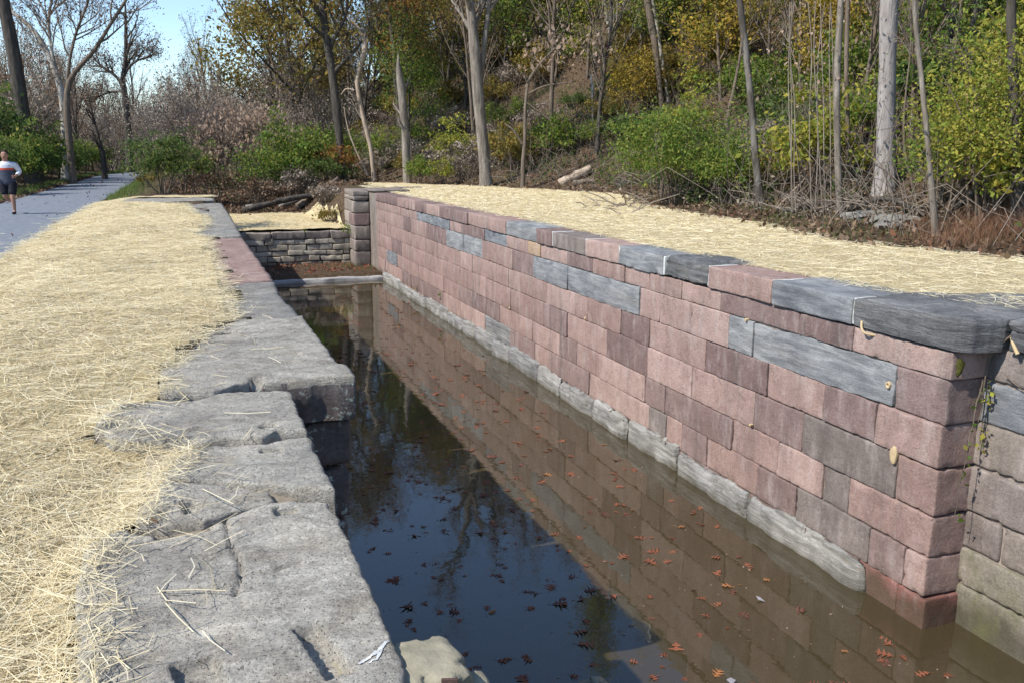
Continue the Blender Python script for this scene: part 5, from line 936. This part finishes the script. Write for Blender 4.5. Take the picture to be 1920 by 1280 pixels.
# sunken leaf drift on the bed and specks
P = []
for k in range(900):
    y = 3+g3.random()**1.4*27; x = (1.7 if y < 18 else 2.8)+abs(g3.normal(0, 2.0)); x = x if x < 6.3 else g3.uniform(2, 6.3); V, F = oak_leaf(int(g3.integers(40)), .12); a = g3.uniform(0, 6.28); R2 = np.array([[math.cos(a), -math.sin(a), 0], [math.sin(a), math.cos(a), 0], [0, 0, 1]]); P.append((V@R2.T*g3.uniform(.6, 1.1)+np.array([x, y, WZ+(.003 if k % 5 < 2 else -g3.uniform(.012, .05))]), F))
V, F = join(P); kind(mk('leaf_drift', V, F, M['oak'], smooth=False), 'stuff', 'smaller leaves drifting at and just under the water surface', 'fallen leaves')
n = 700; x = g3.uniform(.9, 6.35, n); y = 3+g3.random(n)**1.4*28; V, F = leafcloud(np.stack([x, y, np.full(n, WZ+.004)], -1), .03, 333, .5, 0, 8); V[:, 2] = np.clip(V[:, 2], WZ+.002, WZ+.012); kind(mk('floating_bits', V, F, M['pale'], smooth=False), 'stuff', 'small pale bits floating on the water', 'debris')
n = 420; x = g3.uniform(2.2, 6.5, n); y = g3.uniform(32.9, 35.9, n); V, F = leafcloud(np.stack([x, y, h(x, y)+.03], -1), .1, 334, .7, 0, 1.5); kind(mk('leaf_litter', V, F, M['oak'], smooth=False), 'stuff', 'rust red leaves heaped before the rubble wall', 'fallen leaves')
for k, (u, v, lb) in enumerate([(1435, 1128, 'greyish curled leaf floating before the red corner'), (1370, 935+338, 'pale grey leaf floating near the bottom edge')]):
    p = at(u, min(v, 1270), WZ); V, F = leafcloud(np.zeros((1, 3)), .16, 340+k, .32, 0, 30); V[:, 2] = np.abs(V[:, 2])*.2+.006; o = mk('pale_leaf', V, F, plain('grey_leaf', (.36, .34, .36), .8)); o.location = p.tolist(); o.rotation_euler.z = .9*k; tag(o, lb, 'leaf')
for k, (u, v, lb) in enumerate([(290, 974, 'rust oak leaf caught in the gap between the nearest slabs'), (378, 1236, 'curled brown leaf in the near square pit')]):
    V, F = oak_leaf(60+k, .1 if k == 0 else .06); o = mk('oak_leaf', V, F, M['oakor' if k == 0 else 'dead'], smooth=False); o.location = at(u, v, -.02).tolist(); o.rotation_euler = (.5, .3, 1.2); tag(o, lb, 'leaf')
# ---------------------------------------------------------------- the runner
def skin(name, nodes, edges, mat, parent, sub=2):
    me = bpy.data.meshes.new(name); me.from_pydata([n_[:3] for n_ in nodes], edges, []); o = bpy.data.objects.new(name, me); me.materials.append(mat); link(o, parent)
    md = o.modifiers.new('skin', 'SKIN'); md.use_smooth_shade = True
    for i, n_ in enumerate(nodes): me.skin_vertices[0].data[i].radius = (n_[3], n_[4] if len(n_) > 4 else n_[3])
    me.skin_vertices[0].data[0].use_root = True; sb = o.modifiers.new('sub', 'SUBSURF'); sb.levels = sub; sb.render_levels = sub; return o
J = at(22, 402, -.17); run = empty('person', J); run.scale = (1.12, 1.05, 1.0); run.rotation_euler.z = math.atan2(-J[0], J[1])*0 + RAD(-6)
tag(run, 'runner in a white, red and navy jacket with black shorts jogging on the trail', 'person')
skinm = plain('skin', (.36, .2, .145), .6, .05, 40, bs=.05); M['jw'] = plain('white_cloth', (.62, .63, .68), .85, .04, 30); M['jr'] = plain('red_cloth', (.55, .07, .03), .85, .05, 30); M['jn'] = plain('navy_cloth', (.045, .055, .085), .85, .1, 30); M['bk'] = plain('black_cloth', (.012, .013, .02), .8, .1, 30); M['hair'] = plain('dark_hair', (.02, .016, .013), .7, .3, 60)
# he faces the camera (-Y); x grows to the picture's right, which is his left
nodes = [(0, 0, .93, .13, .10), (0, -.01, 1.12, .125, .09), (0, -.03, 1.32, .155, .10), (0, -.035, 1.44, .06, .06), (0, -.055, 1.53, .055, .06), (0, -.075, 1.60, .074, .088), (0, -.07, 1.68, .07, .085), (0, -.065, 1.73, .045, .055),
 (.20, -.03, 1.38, .058), (.29, .02, 1.16, .045), (.24, -.2, 1.06, .034), (.22, -.25, 1.05, .028),
 (-.20, -.03, 1.38, .058), (-.29, .1, 1.17, .045), (-.22, -.08, 1.0, .034), (-.21, -.13, .99, .028),
 (.10, 0, .86, .095), (.10, -.13, .50, .062), (.105, -.12, .33, .055), (.10, -.09, .09, .036), (.10, -.17, .04, .036), (.10, -.24, .03, .026),
 (-.10, 0, .86, .095), (-.09, -.04, .50, .062), (-.08, .12, .40, .052), (-.04, .40, .32, .036), (-.04, .43, .25, .034), (-.04, .45, .18, .025)]
edges = [(0, 1), (1, 2), (2, 3), (3, 4), (4, 5), (5, 6), (6, 7), (2, 8), (8, 9), (9, 10), (10, 11), (2, 12), (12, 13), (13, 14), (14, 15), (0, 16), (16, 17), (17, 18), (18, 19), (19, 20), (20, 21), (0, 22), (22, 23), (23, 24), (24, 25), (25, 26), (26, 27)]
for s_, b0, hx in ((1, 11, .22), (-1, 15, -.21)):       # loosely curled hands
    hy, hz = nodes[b0][1], nodes[b0][2]
    for f in range(4):
        i = len(nodes); o_ = (f-1.5)*.02; nodes += [(hx, hy-.035, hz+o_, .010), (hx-s_*.012, hy-.07+.004*f, hz+o_-.004, .009), (hx-s_*.04, hy-.066, hz+o_-.006, .008)]; edges += [(b0, i), (i, i+1), (i+1, i+2)]
    i = len(nodes); nodes += [(hx-s_*.02, hy-.02, hz+.035, .011), (hx-s_*.035, hy-.055, hz+.04, .009)]; edges += [(b0, i), (i, i+1)]
nodes += [(0, -.175, 1.60, .014), (.075, -.06, 1.60, .014), (-.075, -.06, 1.60, .014)]; e0 = len(nodes)-3; edges += [(5, e0), (5, e0+1), (5, e0+2)]
skin('body', nodes, edges, skinm, run)
k = 1.16
m, t, b = newmat('jacket_cloth'); co = N(t, 'ShaderNodeTexCoord'); sx = N(t, 'ShaderNodeSeparateXYZ'); t.links.new(co.outputs['Object'], sx.inputs[0])
zf = N(t, 'ShaderNodeMapRange'); zf.inputs[1].default_value = .8; zf.inputs[2].default_value = 1.6; t.links.new(sx.outputs[2], zf.inputs[0])
t.links.new(ramp(t, zf.outputs[0], [(0, (.045, .055, .085)), (.53, (.55, .07, .03)), (.60, (.66, .67, .73))], 'CONSTANT'), b.inputs['Base Color']); b.inputs['Roughness'].default_value = .85; wr_ = tex(t, 14, 4, .6); bump(t, b, wr_.outputs[0], .6, .03)
jt = [(0, 0, .78, .20, .165), (0, 0, .93, .195, .16), (0, -.01, 1.12, .185, .15), (0, -.02, 1.26, .19, .145), (0, -.03, 1.37, .2, .145), (0, -.035, 1.44, .14, .105), (0, -.045, 1.48, .075, .08)]; skin('jacket', jt, [(k_, k_+1) for k_ in range(6)], m, run)
for js in ([(.08, -.03, 1.375, .10), (.205, -.03, 1.375, .088), (.29, .02, 1.17, .064), (.25, -.15, 1.085, .05)], [(-.08, -.03, 1.375, .10), (-.205, -.03, 1.375, .088), (-.29, .1, 1.18, .064), (-.24, -.03, 1.04, .05)]): skin('sleeve', js, [(0, 1), (1, 2), (2, 3)], M['jw'], run)
skin('cuff', [(.252, -.14, 1.09, .051), (.243, -.175, 1.07, .046)], [(0, 1)], M['bk'], run); skin('cuff', [(-.243, -.02, 1.045, .051), (-.232, -.055, 1.025, .046)], [(0, 1)], M['bk'], run)
for js in ([(.085, 0, .92, .125, .14), (.095, -.02, .80, .125, .13), (.10, -.09, .62, .105), (.10, -.12, .52, .096)], [(-.085, 0, .92, .125, .14), (-.095, 0, .80, .125, .13), (-.095, -.025, .62, .105), (-.09, -.035, .53, .096)]): skin('shorts_leg', js, [(0, 1), (1, 2), (2, 3)], M['bk'], run)
skin('hair', [(0, -.10, 1.735, .062, .05), (0, -.04, 1.735, .088, .07), (0, .0, 1.68, .09, .075), (0, .01, 1.61, .07, .05)], [(0, 1), (1, 2), (2, 3)], M['hair'], run)
for s_ in (1, -1): o = skin('eye', [(s_*.03, -.158, 1.635, .012, .008), (s_*.042, -.155, 1.635, .010, .007)], [(0, 1)], M['hair'], run, 1)
skin('mouth', [(-.022, -.158, 1.56, .007), (.022, -.158, 1.56, .007)], [(0, 1)], plain('lips', (.28, .10, .09)), run, 1)
skin('shoe', [(.10, -.06, .055, .05), (.10, -.15, .045, .048, .04), (.10, -.25, .035, .038, .03)], [(0, 1), (1, 2)], M['bk'], run); skin('shoe', [(-.04, .41, .30, .05), (-.04, .45, .235, .048, .04), (-.04, .49, .16, .038, .03)], [(0, 1), (1, 2)], M['bk'], run)
